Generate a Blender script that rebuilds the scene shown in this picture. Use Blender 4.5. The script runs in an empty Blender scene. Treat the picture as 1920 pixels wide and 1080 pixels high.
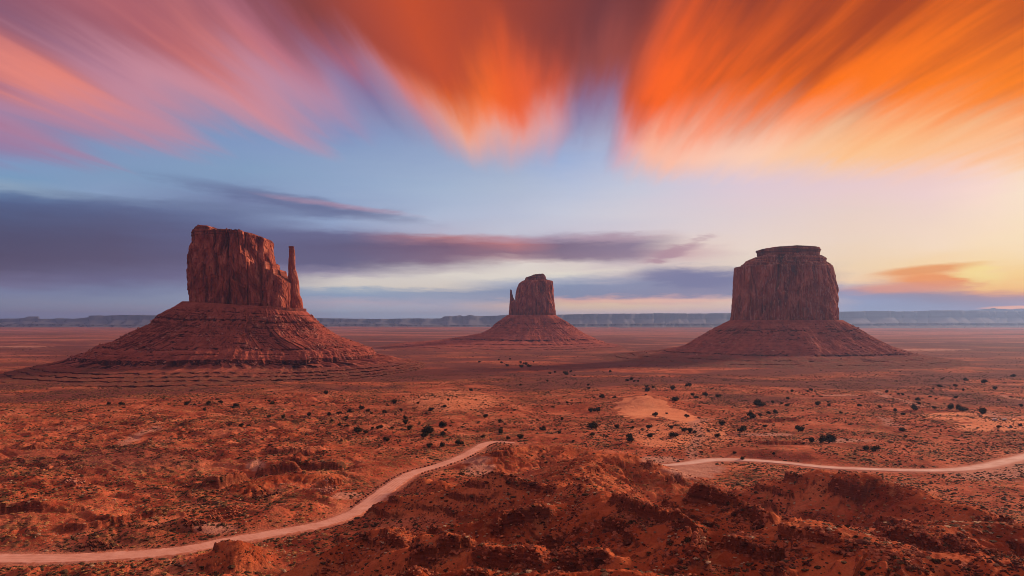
import bpy, math, random
import numpy as np
scene = bpy.context.scene
R = math.radians
F = 1280.0            # focal length in photo pixels
CAMZ = 120.0
HOR = 600.0           # horizon row of the photo
# ------------------------------------------------------------------ camera
cd = bpy.data.cameras.new("camera"); cam = bpy.data.objects.new("camera", cd)
scene.collection.objects.link(cam); scene.camera = cam
cd.sensor_width = 36.0; cd.lens = 36.0 * F / 1920.0
cd.shift_y = (HOR - 540.0) / 1920.0
cd.clip_start = 0.5; cd.clip_end = 80000.0
cam.location = (0, 0, CAMZ); cam.rotation_euler = (R(90), 0, 0)
# ------------------------------------------------------------------ render / exposure
scene.render.engine = 'CYCLES'
scene.cycles.use_denoising = True
scene.cycles.pixel_filter_type = 'BLACKMAN_HARRIS'; scene.cycles.filter_width = 0.95
scene.cycles.max_bounces = 4; scene.cycles.diffuse_bounces = 3; scene.cycles.volume_bounces = 1
scene.cycles.transparent_max_bounces = 4
scene.view_settings.view_transform = 'Standard'; scene.view_settings.look = 'None'
scene.view_settings.gamma = 1.0; scene.view_settings.exposure = 0.0
scene.view_settings.use_curve_mapping = False
# ------------------------------------------------------------------ sun (low, off to the right, veiled)
SUN_AZ, SUN_EL = 60.0, 17.0
sl = bpy.data.lights.new("sun", 'SUN'); sun = bpy.data.objects.new("sun", sl)
scene.collection.objects.link(sun)
sl.energy = 5.0; sl.angle = R(9); sl.color = (1.0, 0.62, 0.40)
sun.rotation_euler = (R(90 - SUN_EL), 0, R(180 - SUN_AZ))
sun.location = (3000, 2000, 1500)

def lin(c):
    o = []
    for v in c:
        v = max(v, 0) / 255.0
        o.append(v / 12.92 if v <= 0.04045 else ((v + 0.055) / 1.055) ** 2.4)
    return tuple(o) + (1.0,)

# ------------------------------------------------------------------ node helper
class NG:
    def __init__(s, nt): s.nt = nt; s.n = nt.nodes; s.l = nt.links
    def put(s, sock, v):
        if isinstance(v, bpy.types.NodeSocket): s.l.new(v, sock)
        elif v is not None: sock.default_value = v
    def m(s, op, a, b=None, c=None, clamp=False):
        n = s.n.new('ShaderNodeMath'); n.operation = op; n.use_clamp = clamp
        s.put(n.inputs[0], a)
        if b is not None: s.put(n.inputs[1], b)
        if c is not None: s.put(n.inputs[2], c)
        return n.outputs[0]
    def mr(s, v, a, b, c=0.0, d=1.0, smooth=True):
        n = s.n.new('ShaderNodeMapRange'); n.interpolation_type = 'SMOOTHSTEP' if smooth else 'LINEAR'
        n.clamp = True
        s.put(n.inputs[0], v); s.put(n.inputs[1], a); s.put(n.inputs[2], b); s.put(n.inputs[3], c); s.put(n.inputs[4], d)
        return n.outputs[0]
    def xyz(s, x, y, z):
        n = s.n.new('ShaderNodeCombineXYZ')
        for i, v in enumerate((x, y, z)): s.put(n.inputs[i], v)
        return n.outputs[0]
    def sep(s, v):
        n = s.n.new('ShaderNodeSeparateXYZ'); s.put(n.inputs[0], v); return n.outputs
    def noise(s, vec, scale=1.0, detail=3.0, rough=0.5, dist=0.0, ridged=False):
        n = s.n.new('ShaderNodeTexNoise')
        s.put(n.inputs['Vector'], vec); n.inputs['Scale'].default_value = scale
        n.inputs['Detail'].default_value = detail; n.inputs['Roughness'].default_value = rough
        n.inputs['Distortion'].default_value = dist
        return n.outputs[0]
    def ramp(s, v, stops, interp='LINEAR'):
        n = s.n.new('ShaderNodeValToRGB'); n.color_ramp.interpolation = interp
        e = n.color_ramp.elements
        stops = sorted(stops, key=lambda t: t[0])
        while len(e) > 1: e.remove(e[-1])
        e[0].position = stops[0][0]; e[0].color = stops[0][1]
        for p, c in stops[1:]:
            q = e.new(min(max(p, 0), 1)); q.color = c
        s.put(n.inputs[0], v)
        return n.outputs[0]
    def mix(s, f, a, b, mode='MIX'):
        n = s.n.new('ShaderNodeMix'); n.data_type = 'RGBA'; n.blend_type = mode; n.clamp_factor = True
        s.put(n.inputs[0], f); s.put(n.inputs[6], a); s.put(n.inputs[7], b)
        return n.outputs[2]
    def vm(s, op, a, b=None, sc=None):
        n = s.n.new('ShaderNodeVectorMath'); n.operation = op
        s.put(n.inputs[0], a)
        if b is not None: s.put(n.inputs[1], b)
        if sc is not None: s.put(n.inputs['Scale'], sc)
        return n.outputs[0]

# ------------------------------------------------------------------ sky
world = bpy.data.worlds.new("World"); scene.world = world; world.use_nodes = True
wt = world.node_tree; wt.nodes.clear(); g = NG(wt)
tc = wt.nodes.new('ShaderNodeTexCoord'); D = tc.outputs['Generated']
dx, dy, dz = g.sep(D)
az = g.m('ARCTAN2', dx, dy)
el = g.m('ARCSINE', g.m('MINIMUM', g.m('MAXIMUM', dz, -1.0), 1.0))
ELMAX = R(30)
# clear sky and the low cloud banks: colour against elevation for a set of compass directions
COLS = {
 0:   [(600,(135,140,172)),(588,(152,145,172)),(570,(138,142,170)),(548,(125,132,168)),(532,(118,112,148)),(505,(92,82,114)),(480,(84,74,106)),(445,(80,76,110)),(410,(80,86,124)),(380,(84,98,140)),(364,(98,122,162)),(352,(142,165,192)),(330,(122,158,195)),(300,(130,156,198)),(250,(128,135,180)),(0,(110,110,150))],
 220: [(600,(140,142,174)),(588,(158,148,172)),(566,(140,148,176)),(545,(122,130,166)),(525,(108,104,142)),(490,(92,82,114)),(445,(86,80,114)),(410,(88,92,130)),(385,(96,108,148)),(370,(116,134,170)),(360,(138,160,196)),(325,(130,158,194)),(280,(132,154,194)),(0,(112,116,158))],
 450: [(600,(160,158,182)),(588,(166,154,174)),(562,(152,162,188)),(540,(138,146,178)),(522,(118,112,150)),(485,(98,92,128)),(440,(96,98,138)),(412,(102,112,152)),(392,(112,124,162)),(374,(116,128,168)),(352,(130,152,190)),(320,(134,162,197)),(270,(132,156,198)),(0,(112,118,162))],
 640: [(600,(168,176,202)),(584,(178,188,208)),(570,(192,178,194)),(556,(145,165,196)),(544,(168,182,200)),(536,(226,216,206)),(524,(222,212,206)),(512,(160,148,172)),(498,(104,98,134)),(462,(98,90,126)),(442,(108,106,144)),(428,(140,152,188)),(412,(150,168,204)),(398,(120,132,170)),(384,(148,166,202)),(350,(150,172,206)),(300,(144,166,202)),(250,(130,150,196)),(0,(112,116,160))],
 830: [(600,(176,190,210)),(580,(190,182,198)),(563,(164,168,192)),(548,(152,162,188)),(540,(222,210,200)),(516,(232,222,212)),(504,(196,182,186)),(490,(136,108,132)),(462,(120,88,116)),(446,(186,126,132)),(436,(186,184,206)),(400,(178,190,216)),(350,(166,184,212)),(300,(154,172,206)),(0,(110,110,160))],
 960: [(600,(184,186,200)),(585,(212,192,192)),(574,(225,190,180)),(560,(150,155,182)),(545,(136,148,180)),(532,(176,180,198)),(520,(234,224,212)),(498,(232,220,212)),(488,(200,170,172)),(474,(150,108,126)),(458,(190,120,124)),(448,(190,150,165)),(436,(200,200,216)),(400,(190,196,218)),(350,(178,190,214)),(300,(162,177,208)),(0,(110,110,160))],
 1060:[(600,(196,184,196)),(588,(240,208,194)),(572,(246,206,170)),(561,(226,170,164)),(553,(132,142,174)),(535,(136,148,180)),(524,(180,182,198)),(514,(236,226,212)),(496,(224,208,204)),(484,(140,116,138)),(458,(124,102,130)),(444,(170,150,172)),(430,(204,200,216)),(400,(204,206,222)),(350,(186,196,222)),(300,(162,180,218)),(0,(120,100,140))],
 1180:[(600,(210,182,192)),(588,(240,204,192)),(572,(246,208,172)),(561,(236,176,164)),(553,(136,138,170)),(530,(140,146,178)),(516,(200,186,192)),(506,(230,214,206)),(492,(205,186,192)),(480,(150,126,148)),(462,(140,120,146)),(446,(190,166,178)),(430,(216,206,216)),(400,(216,210,220)),(350,(202,204,222)),(300,(186,192,218)),(0,(150,100,110))],
 1290:[(600,(214,184,192)),(588,(238,198,190)),(572,(246,206,178)),(560,(236,178,172)),(552,(138,134,166)),(520,(124,124,160)),(506,(150,142,168)),(494,(226,204,198)),(474,(214,178,180)),(456,(234,212,204)),(430,(228,212,214)),(380,(220,208,218)),(330,(214,202,220)),(0,(170,110,90))],
 1400:[(600,(180,170,196)),(588,(238,200,190)),(565,(244,204,180)),(552,(140,136,168)),(520,(124,124,160)),(508,(170,160,176)),(495,(236,216,200)),(460,(240,218,206)),(400,(230,210,212)),(340,(228,204,216)),(0,(180,110,80))],
 1600:[(600,(140,148,188)),(586,(132,152,190)),(562,(136,146,186)),(545,(146,146,182)),(536,(196,176,184)),(528,(250,212,172)),(500,(248,216,178)),(450,(244,216,194)),(400,(240,212,200)),(350,(238,206,208)),(0,(220,140,90))],
 1740:[(600,(132,136,176)),(580,(120,130,168)),(564,(128,124,158)),(548,(148,126,150)),(538,(226,158,124)),(528,(246,170,110)),(512,(252,190,120)),(498,(255,216,160)),(460,(252,222,194)),(410,(246,216,200)),(360,(244,210,208)),(0,(240,150,80))],
 1850:[(600,(132,128,166)),(582,(122,116,154)),(566,(134,116,148)),(552,(158,122,140)),(544,(222,146,110)),(536,(255,186,96)),(520,(255,208,130)),(490,(255,220,164)),(450,(255,224,188)),(400,(254,224,200)),(350,(254,218,206)),(0,(250,160,80))],
 1960:[(600,(138,126,158)),(584,(150,128,156)),(566,(152,124,150)),(554,(176,126,136)),(546,(226,148,104)),(538,(255,190,96)),(510,(255,210,128)),(470,(255,224,178)),(420,(255,228,190)),(360,(255,230,200)),(0,(250,160,80))],
}
wob = g.noise(g.xyz(g.m('MULTIPLY', az, 3.0), g.m('MULTIPLY', el, 26.0), 3.7), 2.0, 5.0, 0.55)
wob2 = g.noise(g.xyz(g.m('MULTIPLY', az, 12.0), g.m('MULTIPLY', el, 70.0), 9.1), 2.0, 4.0, 0.6)
elw = g.m('ADD', el, g.m('MULTIPLY', g.m('SUBTRACT', wob, 0.5), R(0.85)))
elw = g.m('ADD', elw, g.m('MULTIPLY', g.m('SUBTRACT', wob2, 0.5), R(0.75)))
t = g.m('DIVIDE', elw, ELMAX)
base = None; prev_a = None
azw = g.m('ADD', az, g.m('MULTIPLY', g.m('SUBTRACT', wob, 0.5), R(5.0)))
for px in sorted(COLS):
    a = math.atan((px - 960) / F)
    st = [(max(0.0, min(1.0, math.atan((HOR - y) / F * math.cos(a)) / ELMAX)), lin(c)) for y, c in COLS[px]]
    col = g.ramp(t, st)
    if base is None: base = col
    else: base = g.mix(g.mr(azw, prev_a, a, smooth=False), base, col)
    prev_a = a
# physical twilight sky underneath, blended faintly
nish = wt.nodes.new('ShaderNodeTexSky'); nish.sky_type = 'NISHITA'; nish.sun_disc = False
nish.sun_elevation = R(SUN_EL); nish.sun_rotation = R(SUN_AZ)
base = g.mix(0.06, base, g.vm('SCALE', nish.outputs[0], sc=0.06))

def pdir(px, py):
    a = math.atan((px - 960) / F); return a, math.atan((HOR - py) / F * math.cos(a))
def blob(base, px, py, w, h, col, amt=1.0, slant=0.0, soft=1.0, warp=0.5):
    a, e = pdir(px, py); hw = w / F / 2 * math.cos(a) ** 2; hh = h / F / 2
    X = g.m('DIVIDE', g.m('SUBTRACT', az, a), hw)
    Y = g.m('DIVIDE', g.m('SUBTRACT', el, e), hh)
    Y = g.m('ADD', Y, g.m('MULTIPLY', X, slant))
    X = g.m('ADD', X, g.m('MULTIPLY', g.m('SUBTRACT', wob2, 0.5), warp * 2)); Y = g.m('ADD', Y, g.m('MULTIPLY', g.m('SUBTRACT', wob2, 0.5), warp * 3))
    r = g.m('SQRT', g.m('ADD', g.m('MULTIPLY', X, X), g.m('MULTIPLY', Y, Y)))
    f = g.mr(r, 1.0 + soft * 0.4, 1.0 - soft * 0.6, 0.0, amt)
    return g.mix(f, base, lin(col))
base = blob(base, 560, 380, 430, 26, (92, 96, 136), 0.6, slant=1.9, soft=1.2)
base = blob(base, 640, 386, 260, 10, (205, 150, 165), 0.35, slant=2.4, soft=1.3)
base = blob(base, 1285, 522, 200, 34, (122, 122, 158), 0.85, slant=0.5, soft=0.8)
base = blob(base, 1265, 472, 110, 24, (176, 136, 152), 0.7, slant=-1.4, soft=1.2, warp=1.2)
base = blob(base, 1130, 446, 150, 16, (176, 146, 164), 0.5, slant=0.2, soft=1.2, warp=1.0)
base = blob(base, 1735, 506, 190, 15, (238, 152, 78), 0.9, slant=-0.7, soft=0.9, warp=0.3)
base = blob(base, 1755, 525, 170, 24, (244, 150, 72), 0.95, slant=0.2, soft=0.9, warp=0.3)
base = blob(base, 1700, 540, 250, 18, (226, 142, 112), 0.7, slant=-0.2, soft=1.0, warp=0.3)
base = blob(base, 1835, 516, 90, 30, (255, 226, 140), 0.7, slant=0.4, soft=1.2, warp=0.8)
base = blob(base, 1905, 577, 130, 6, (255, 168, 118), 1.0, slant=-0.1, soft=0.8, warp=0.2)
base = blob(base, 1230, 564, 330, 7, (250, 196, 168), 0.6, slant=-0.1, soft=1.0, warp=0.3)

# high streaked cloud sheet: streaks run along one direction of a flat layer overhead
A0 = math.atan((1050 - 960) / F)
ca, sa = math.cos(A0), math.sin(A0)
rx = g.m('SUBTRACT', g.m('MULTIPLY', dx, ca), g.m('MULTIPLY', dy, sa))
ry = g.m('ADD', g.m('MULTIPLY', dx, sa), g.m('MULTIPLY', dy, ca))
iz = g.m('DIVIDE', 1.0, g.m('MAXIMUM', dz, 0.02))
u = g.m('MULTIPLY', rx, iz); v = g.m('MULTIPLY', ry, iz)
bend = g.noise(g.xyz(g.m('MULTIPLY', u, 0.6), g.m('MULTIPLY', v, 0.35), 1.3), 1.0, 2.0, 0.5)
uu = g.m('ADD', u, g.m('MULTIPLY', g.m('SUBTRACT', bend, 0.5), 0.28))
s1 = g.noise(g.xyz(g.m('MULTIPLY', uu, 2.6), g.m('MULTIPLY', v, 0.32), 5.0), 1.0, 3.0, 0.5)
s2 = g.noise(g.xyz(g.m('MULTIPLY', uu, 6.5), g.m('MULTIPLY', v, 0.6), 8.0), 1.0, 4.0, 0.55)
s3 = g.noise(g.xyz(g.m('MULTIPLY', uu, 20.0), g.m('MULTIPLY', v, 1.2), 2.0), 1.0, 3.0, 0.55)
streak = g.m('ADD', g.m('ADD', g.m('MULTIPLY', s1, 0.68), g.m('MULTIPLY', s2, 0.26)), g.m('MULTIPLY', s3, 0.06))
U0, U1 = -3.6, 3.6
tu = g.m('DIVIDE', g.m('SUBTRACT', uu, U0), U1 - U0)
def uramp(lst, interp='LINEAR'):
    return g.ramp(tu, [((p - U0) / (U1 - U0), c if len(c) == 4 else lin(c)) for p, c in lst], interp)
def gray(x): return (x, x, x, 1.0)
edge = uramp([(-3.4, gray(.84)), (-2.9, gray(.85)), (-2.62, gray(.74)), (-2.42, gray(.80)), (-1.98, gray(.80)), (-1.84, gray(.70)), (-1.66, gray(.70)), (-1.40, gray(.79)), (-1.24, gray(.73)), (-1.02, gray(.76)), (-.94, gray(.72)), (-.76, gray(.74)), (-.62, gray(.82)), (-.48, gray(.90)), (-.2, gray(.89)), (-.02, gray(.86)), (.06, gray(.80)), (.24, gray(.80)), (.32, gray(.90)), (.40, gray(.96)), (.8, gray(.98)), (1.4, gray(.98)), (2.2, gray(.99)), (3.4, gray(1.0))], 'EASE')
edge = g.m('MULTIPLY', edge, 5.35)
edge = g.m('ADD', edge, g.m('MULTIPLY', g.m('SUBTRACT', s2, 0.5), 1.0))
dv = g.m('SUBTRACT', edge, v)                     # distance inside the sheet
aw_ = g.m('ADD', g.mr(uu, 0.2, 0.7, 1.0, 0.0), g.mr(uu, -1.3, -0.8, -0.5, 0.5))
alpha = g.mr(dv, 0.0, g.m('ADD', 0.85, g.m('MAXIMUM', g.m('MULTIPLY', aw_, 0.5), 0.0)))
bright = uramp([(-3.4, (160,110,142)), (-2.9, (184,118,142)), (-2.68, (150,104,134)), (-2.45, (226,136,128)), (-1.98, (230,134,122)), (-1.80, (140,94,128)), (-1.62, (150,96,126)), (-1.45, (224,128,120)), (-1.2, (214,124,122)), (-1.02, (190,116,136)), (-.95, (150,92,118)), (-.75, (225,100,75)), (-.5, (255,122,44)), (-.25, (240,96,40)), (-.02, (226,92,60)), (.05, (150,74,70)), (.22, (156,74,66)), (.4, (252,98,28)), (.9, (255,108,0)), (1.5, (255,122,0)), (2.2, (255,134,8)), (3.2, (255,150,50))])
dark = uramp([(-3.4, (122,90,128)), (-2.6, (150,98,122)), (-2.2, (190,108,112)), (-1.8, (138,90,112)), (-1.4, (174,98,108)), (-1.1, (150,90,106)), (-.85, (134,66,66)), (-.5, (196,78,44)), (-.2, (158,66,50)), (.12, (112,56,60)), (.5, (142,58,40)), (1.0, (160,62,22)), (1.6, (172,70,16)), (2.4, (196,88,30)), (3.2, (170,90,60))])
topd = g.mr(v, 3.1, 1.9, 0.0, 0.20)               # darker underside further overhead
tone = g.mr(g.m('SUBTRACT', streak, topd), 0.29, 0.56)
cloud = g.mix(tone, dark, bright)
fr = uramp([(-3.4, (150,125,165)), (-1.5, (206,142,156)), (-1.0, (178,138,168)), (-.84, (126,108,152)), (-.68, (214,130,130)), (-.5, (255,172,134)), (-.05, (236,158,152)), (.08, (136,108,150)), (.24, (140,112,152)), (.36, (236,160,160)), (.5, (255,186,160)), (1.2, (255,214,192)), (1.8, (255,212,176)), (2.6, (255,208,186)), (3.3, (255,222,186))])
frf = g.m('MULTIPLY', g.mr(dv, g.mr(uu, 0.2, 0.7, 1.8, 2.35), 0.95, 0.0, 0.94), 1.0)
cloud = g.mix(frf, cloud, fr)
yel = g.m('MULTIPLY', g.mr(dv, 0.3, 1.1), g.mr(dv, 2.2, 1.2))
yel = g.m('MULTIPLY', yel, g.mr(uu, 0.9, 1.7))
cloud = g.mix(g.m('MULTIPLY', yel, 0.35), cloud, lin((255, 168, 20)))
# overhead and behind: dimmer mauve-brown cloud
back = g.mr(v, 1.6, -0.4)
cloud = g.mix(back, cloud, (.50, .31, .30, 1.0))
lowback = g.m('MULTIPLY', g.mr(dy, 0.05, -0.3), g.mr(dz, 0.75, 0.35))
cloud = g.mix(lowback, cloud, lin((96, 80, 108)))
sky = g.mix(alpha, base, cloud)
bg = wt.nodes.new('ShaderNodeBackground'); bg.inputs[1].default_value = 1.0
wt.links.new(sky, bg.inputs[0])
wo = wt.nodes.new('ShaderNodeOutputWorld'); wt.links.new(bg.outputs[0], wo.inputs[0])
world.cycles.sampling_method = 'MANUAL'; world.cycles.sample_map_resolution = 512
# ================================================================== helpers
rng = np.random.RandomState(11); random.seed(5)
PERM = rng.permutation(256); PERM = np.concatenate([PERM, PERM])
GA = rng.rand(256) * 2 * np.pi; GX, GY = np.cos(GA), np.sin(GA)
def perlin(x, y, seed=0):
    x = np.asarray(x, float) + seed * 17.13; y = np.asarray(y, float) - seed * 9.71
    xi = np.floor(x).astype(np.int64); yi = np.floor(y).astype(np.int64)
    xf = x - xi; yf = y - yi
    u_ = xf * xf * xf * (xf * (xf * 6 - 15) + 10); v_ = yf * yf * yf * (yf * (yf * 6 - 15) + 10)
    def gr(a, b, fx, fy):
        h = PERM[(PERM[a & 255] + b) & 255]; return GX[h] * fx + GY[h] * fy
    n00 = gr(xi, yi, xf, yf); n10 = gr(xi + 1, yi, xf - 1, yf)
    n01 = gr(xi, yi + 1, xf, yf - 1); n11 = gr(xi + 1, yi + 1, xf - 1, yf - 1)
    a = n00 + u_ * (n10 - n00); b = n01 + u_ * (n11 - n01)
    return (a + v_ * (b - a)) * 1.5
def fbm(x, y, oct=4, seed=0, gain=0.5):
    s = 0; a = 1.0; f = 1.0
    for i in range(oct): s = s + a * perlin(x * f, y * f, seed + i * 3); a *= gain; f *= 2.03
    return s
def ridged(x, y, oct=4, seed=0, gain=0.5):
    s = 0; a = 1.0; f = 1.0
    for i in range(oct): s = s + a * (1 - 2 * np.abs(perlin(x * f, y * f, seed + i * 3))); a *= gain; f *= 2.07
    return s
def sst(a, b, x):
    t_ = np.clip((x - a) / (b - a), 0, 1); return t_ * t_ * (3 - 2 * t_)
def tag(o, label=None, cat=None, group=None, kind=None):
    if label: o['label'] = label
    if cat: o['category'] = cat
    if group: o['group'] = group
    if kind: o['kind'] = kind
    return o
col = scene.collection
def mesh_obj(name, verts, faces, mat=None, parent=None, smooth=True, attrs=None):
    me = bpy.data.meshes.new(name)
    verts = np.asarray(verts, dtype=np.float32)
    if isinstance(faces, np.ndarray):
        nf, k = faces.shape
        me.vertices.add(len(verts)); me.vertices.foreach_set('co', verts.ravel())
        me.loops.add(nf * k); me.loops.foreach_set('vertex_index', faces.ravel().astype(np.int32))
        me.polygons.add(nf); me.polygons.foreach_set('loop_start', np.arange(0, nf * k, k, dtype=np.int32))
        me.polygons.foreach_set('loop_total', np.full(nf, k, dtype=np.int32))
        me.update(calc_edges=True)
    else:
        me.from_pydata(verts.tolist(), [], faces); me.update()
    me.polygons.foreach_set('use_smooth', np.full(len(me.polygons), smooth))
    if attrs:
        for k2, c in attrs.items():
            at = me.attributes.new(k2, 'FLOAT', 'POINT'); at.data.foreach_set('value', np.asarray(c, np.float32).ravel())
    if mat: me.materials.append(mat)
    o = bpy.data.objects.new(name, me); col.objects.link(o)
    if parent: o.parent = parent
    return o
def grid_faces(nr, nc, wrap=False):
    i = np.arange(nr - 1)[:, None]; j = np.arange(nc if wrap else nc - 1)[None, :]
    j2 = (j + 1) % nc
    a = i * nc + j; b = i * nc + j2; c = (i + 1) * nc + j2; d = (i + 1) * nc + j
    return np.stack([a, b, c, d], -1).reshape(-1, 4)
def empty(name, loc):
    o = bpy.data.objects.new(name, None); o.empty_display_size = 1; col.objects.link(o); o.location = loc; return o
def P(px, py, y): return ((px - 960) / F * y, y, CAMZ - (py - HOR) / F * y)
def flatp(px, py, z=0.0):
    y = (CAMZ - z) * F / (py - HOR); return ((px - 960) / F * y, y)

# ================================================================== materials
def new_mat(name):
    m = bpy.data.materials.new(name); m.use_nodes = True; m.node_tree.nodes.clear(); return m, NG(m.node_tree)
def finish(m, q, colr, rough=0.95, bump=None, bstr=0.5, bdist=1.0, spec=0.15):
    b = q.n.new('ShaderNodeBsdfPrincipled'); q.put(b.inputs['Base Color'], colr)
    b.inputs['Roughness'].default_value = rough; b.inputs['Specular IOR Level'].default_value = spec
    if bump is not None:
        bn = q.n.new('ShaderNodeBump'); bn.inputs['Strength'].default_value = bstr; bn.inputs['Distance'].default_value = bdist
        q.put(bn.inputs['Height'], bump); q.l.new(bn.outputs[0], b.inputs['Normal'])
    o = q.n.new('ShaderNodeOutputMaterial'); q.l.new(b.outputs[0], o.inputs[0]); return m
def pos(q):
    n = q.n.new('ShaderNodeNewGeometry'); return n.outputs['Position'], n.outputs['Normal']
def attr(q, name):
    n = q.n.new('ShaderNodeAttribute'); n.attribute_name = name; return n.outputs['Fac']
def c4(r, g_, b): return (r, g_, b, 1.0)

# ground
mg, q = new_mat('desert_ground')
p_, n_ = pos(q); X, Y, Z = q.sep(p_); NX, NY, NZ = q.sep(n_)
big = q.noise(q.vm('SCALE', p_, sc=1 / 240.0), 1, 4, .55)
med = q.noise(q.vm('SCALE', p_, sc=1 / 38.0), 1, 5, .6)
sml = q.noise(q.vm('SCALE', p_, sc=1 / 5.0), 1, 5, .65)
fin = q.noise(q.vm('SCALE', p_, sc=1 / 1.2), 1, 4, .7)
base_c = q.ramp(med, [(.32, c4(.28, .050, .028)), (.45, c4(.48, .105, .052)), (.56, c4(.68, .185, .095)), (.68, c4(.78, .27, .15))])
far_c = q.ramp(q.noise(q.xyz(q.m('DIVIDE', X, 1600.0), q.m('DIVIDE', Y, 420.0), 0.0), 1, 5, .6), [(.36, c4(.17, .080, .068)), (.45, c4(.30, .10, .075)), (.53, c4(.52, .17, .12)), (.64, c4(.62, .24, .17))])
dist = q.m('SQRT', q.m('ADD', q.m('MULTIPLY', X, X), q.m('MULTIPLY', Y, Y)))
base_c = q.mix(q.m('MULTIPLY', attr(q, 'hill'), .8), base_c, q.ramp(med, [(.34, c4(.26, .048, .018)), (.48, c4(.46, .098, .034)), (.62, c4(.66, .18, .065))]))
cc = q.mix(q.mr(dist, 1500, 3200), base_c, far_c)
# dry grass and low scrub cover (real vegetation colour of the soil cover)
veg = attr(q, 'veg')
mo = q.noise(q.vm('SCALE', p_, sc=1 / 17.0), 1, 5, .72)
cc = q.mix(q.m('MULTIPLY', q.mr(sml, .47, .60), q.m('MULTIPLY', veg, .75)), cc, c4(.36, .20, .085))
cc = q.mix(q.m('MULTIPLY', q.mr(q.noise(q.vm('SCALE', p_, sc=1 / 3.6), 1, 3, .6), .50, .60), q.m('MULTIPLY', veg, .95)), cc, c4(.075, .052, .03))
cc = q.mix(q.m('MULTIPLY', q.mr(mo, .53, .63), q.m('MULTIPLY', veg, .8)), cc, c4(.10, .062, .038))
cc = q.mix(q.mr(mo, .44, .34, 0, .45), cc, c4(.64, .26, .12))
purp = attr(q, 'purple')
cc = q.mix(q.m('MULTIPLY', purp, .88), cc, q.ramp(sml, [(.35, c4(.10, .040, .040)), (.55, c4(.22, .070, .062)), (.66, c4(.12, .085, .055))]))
sand = attr(q, 'sand')
cc = q.mix(sand, cc, q.ramp(med, [(.35, c4(.90, .34, .17)), (.65, c4(.97, .43, .23))]))
pale = attr(q, 'pale')
cc = q.mix(pale, cc, q.ramp(sml, [(.35, c4(.54, .25, .18)), (.65, c4(.68, .38, .29))]))
rock = attr(q, 'rock')
steep = q.mr(NZ, .80, .60)
lay = q.noise(q.xyz(q.m('DIVIDE', X, 60.0), q.m('DIVIDE', Y, 60.0), q.m('MULTIPLY', Z, 1.3)), 1, 4, .6)
rk = q.ramp(lay, [(.3, c4(.08, .028, .02)), (.5, c4(.17, .045, .028)), (.7, c4(.30, .09, .05))])
cc = q.mix(q.m('MAXIMUM', q.m('MULTIPLY', steep, .85), q.m('MULTIPLY', rock, q.mr(fin, .4, .6))), cc, rk)
cc = q.mix(.55, cc, q.mix(fin, c4(.25, .25, .25), c4(1.2, 1.2, 1.2)), 'MULTIPLY')
hgt = q.m('ADD', q.m('ADD', q.m('MULTIPLY', sml, 1.4), q.m('MULTIPLY', fin, .5)), q.m('MULTIPLY', q.noise(q.vm('SCALE', p_, sc=2.2), 1, 3, .6), .16))
finish(mg, q, cc, 0.97, hgt, .95, 1.3, .06)

# road
mr_, q = new_mat('packed_dirt')
p_, n_ = pos(q)
a1 = q.noise(q.vm('SCALE', p_, sc=1 / 9.0), 1, 5, .6); a2 = q.noise(q.vm('SCALE', p_, sc=1 / .8), 1, 3, .6)
ac = attr(q, 'across')
cr = q.ramp(a1, [(.3, c4(.56, .27, .20)), (.55, c4(.68, .37, .29)), (.75, c4(.76, .47, .39))])
trk = q.m('SINE', q.m('MULTIPLY', ac, 19.0))
cr = q.mix(q.m('MULTIPLY', q.mr(trk, .0, 1.0), q.mr(q.noise(q.vm('SCALE', p_, sc=1 / 26.), 1, 3, .5), .35, .6, .2, .75)), cr, c4(.78, .42, .33))
cr = q.mix(q.mr(q.m('ADD', q.m('ABSOLUTE', ac), q.m('MULTIPLY', q.m('SUBTRACT', q.noise(q.vm('SCALE', p_, sc=1 / 3.), 1, 3, .6), .5), .8)), .66, .98, 0, .85), cr, c4(.44, .13, .065))
finish(mr_, q, cr, .95, q.m('ADD', a1, q.m('MULTIPLY', a2, .25)), .4, .5, .1)

mr2_, q = new_mat('pale_packed_dirt')
p_, n_ = pos(q); a1 = q.noise(q.vm('SCALE', p_, sc=1 / 12.0), 1, 5, .6); ac = attr(q, 'across')
cr = q.ramp(a1, [(.3, c4(.62, .40, .33)), (.7, c4(.80, .62, .55))])
cr = q.mix(q.mr(q.m('ABSOLUTE', ac), .35, .95, 0, .85), cr, c4(.52, .22, .15))
finish(mr2_, q, cr, .95, a1, .4, .5, .1)

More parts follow.
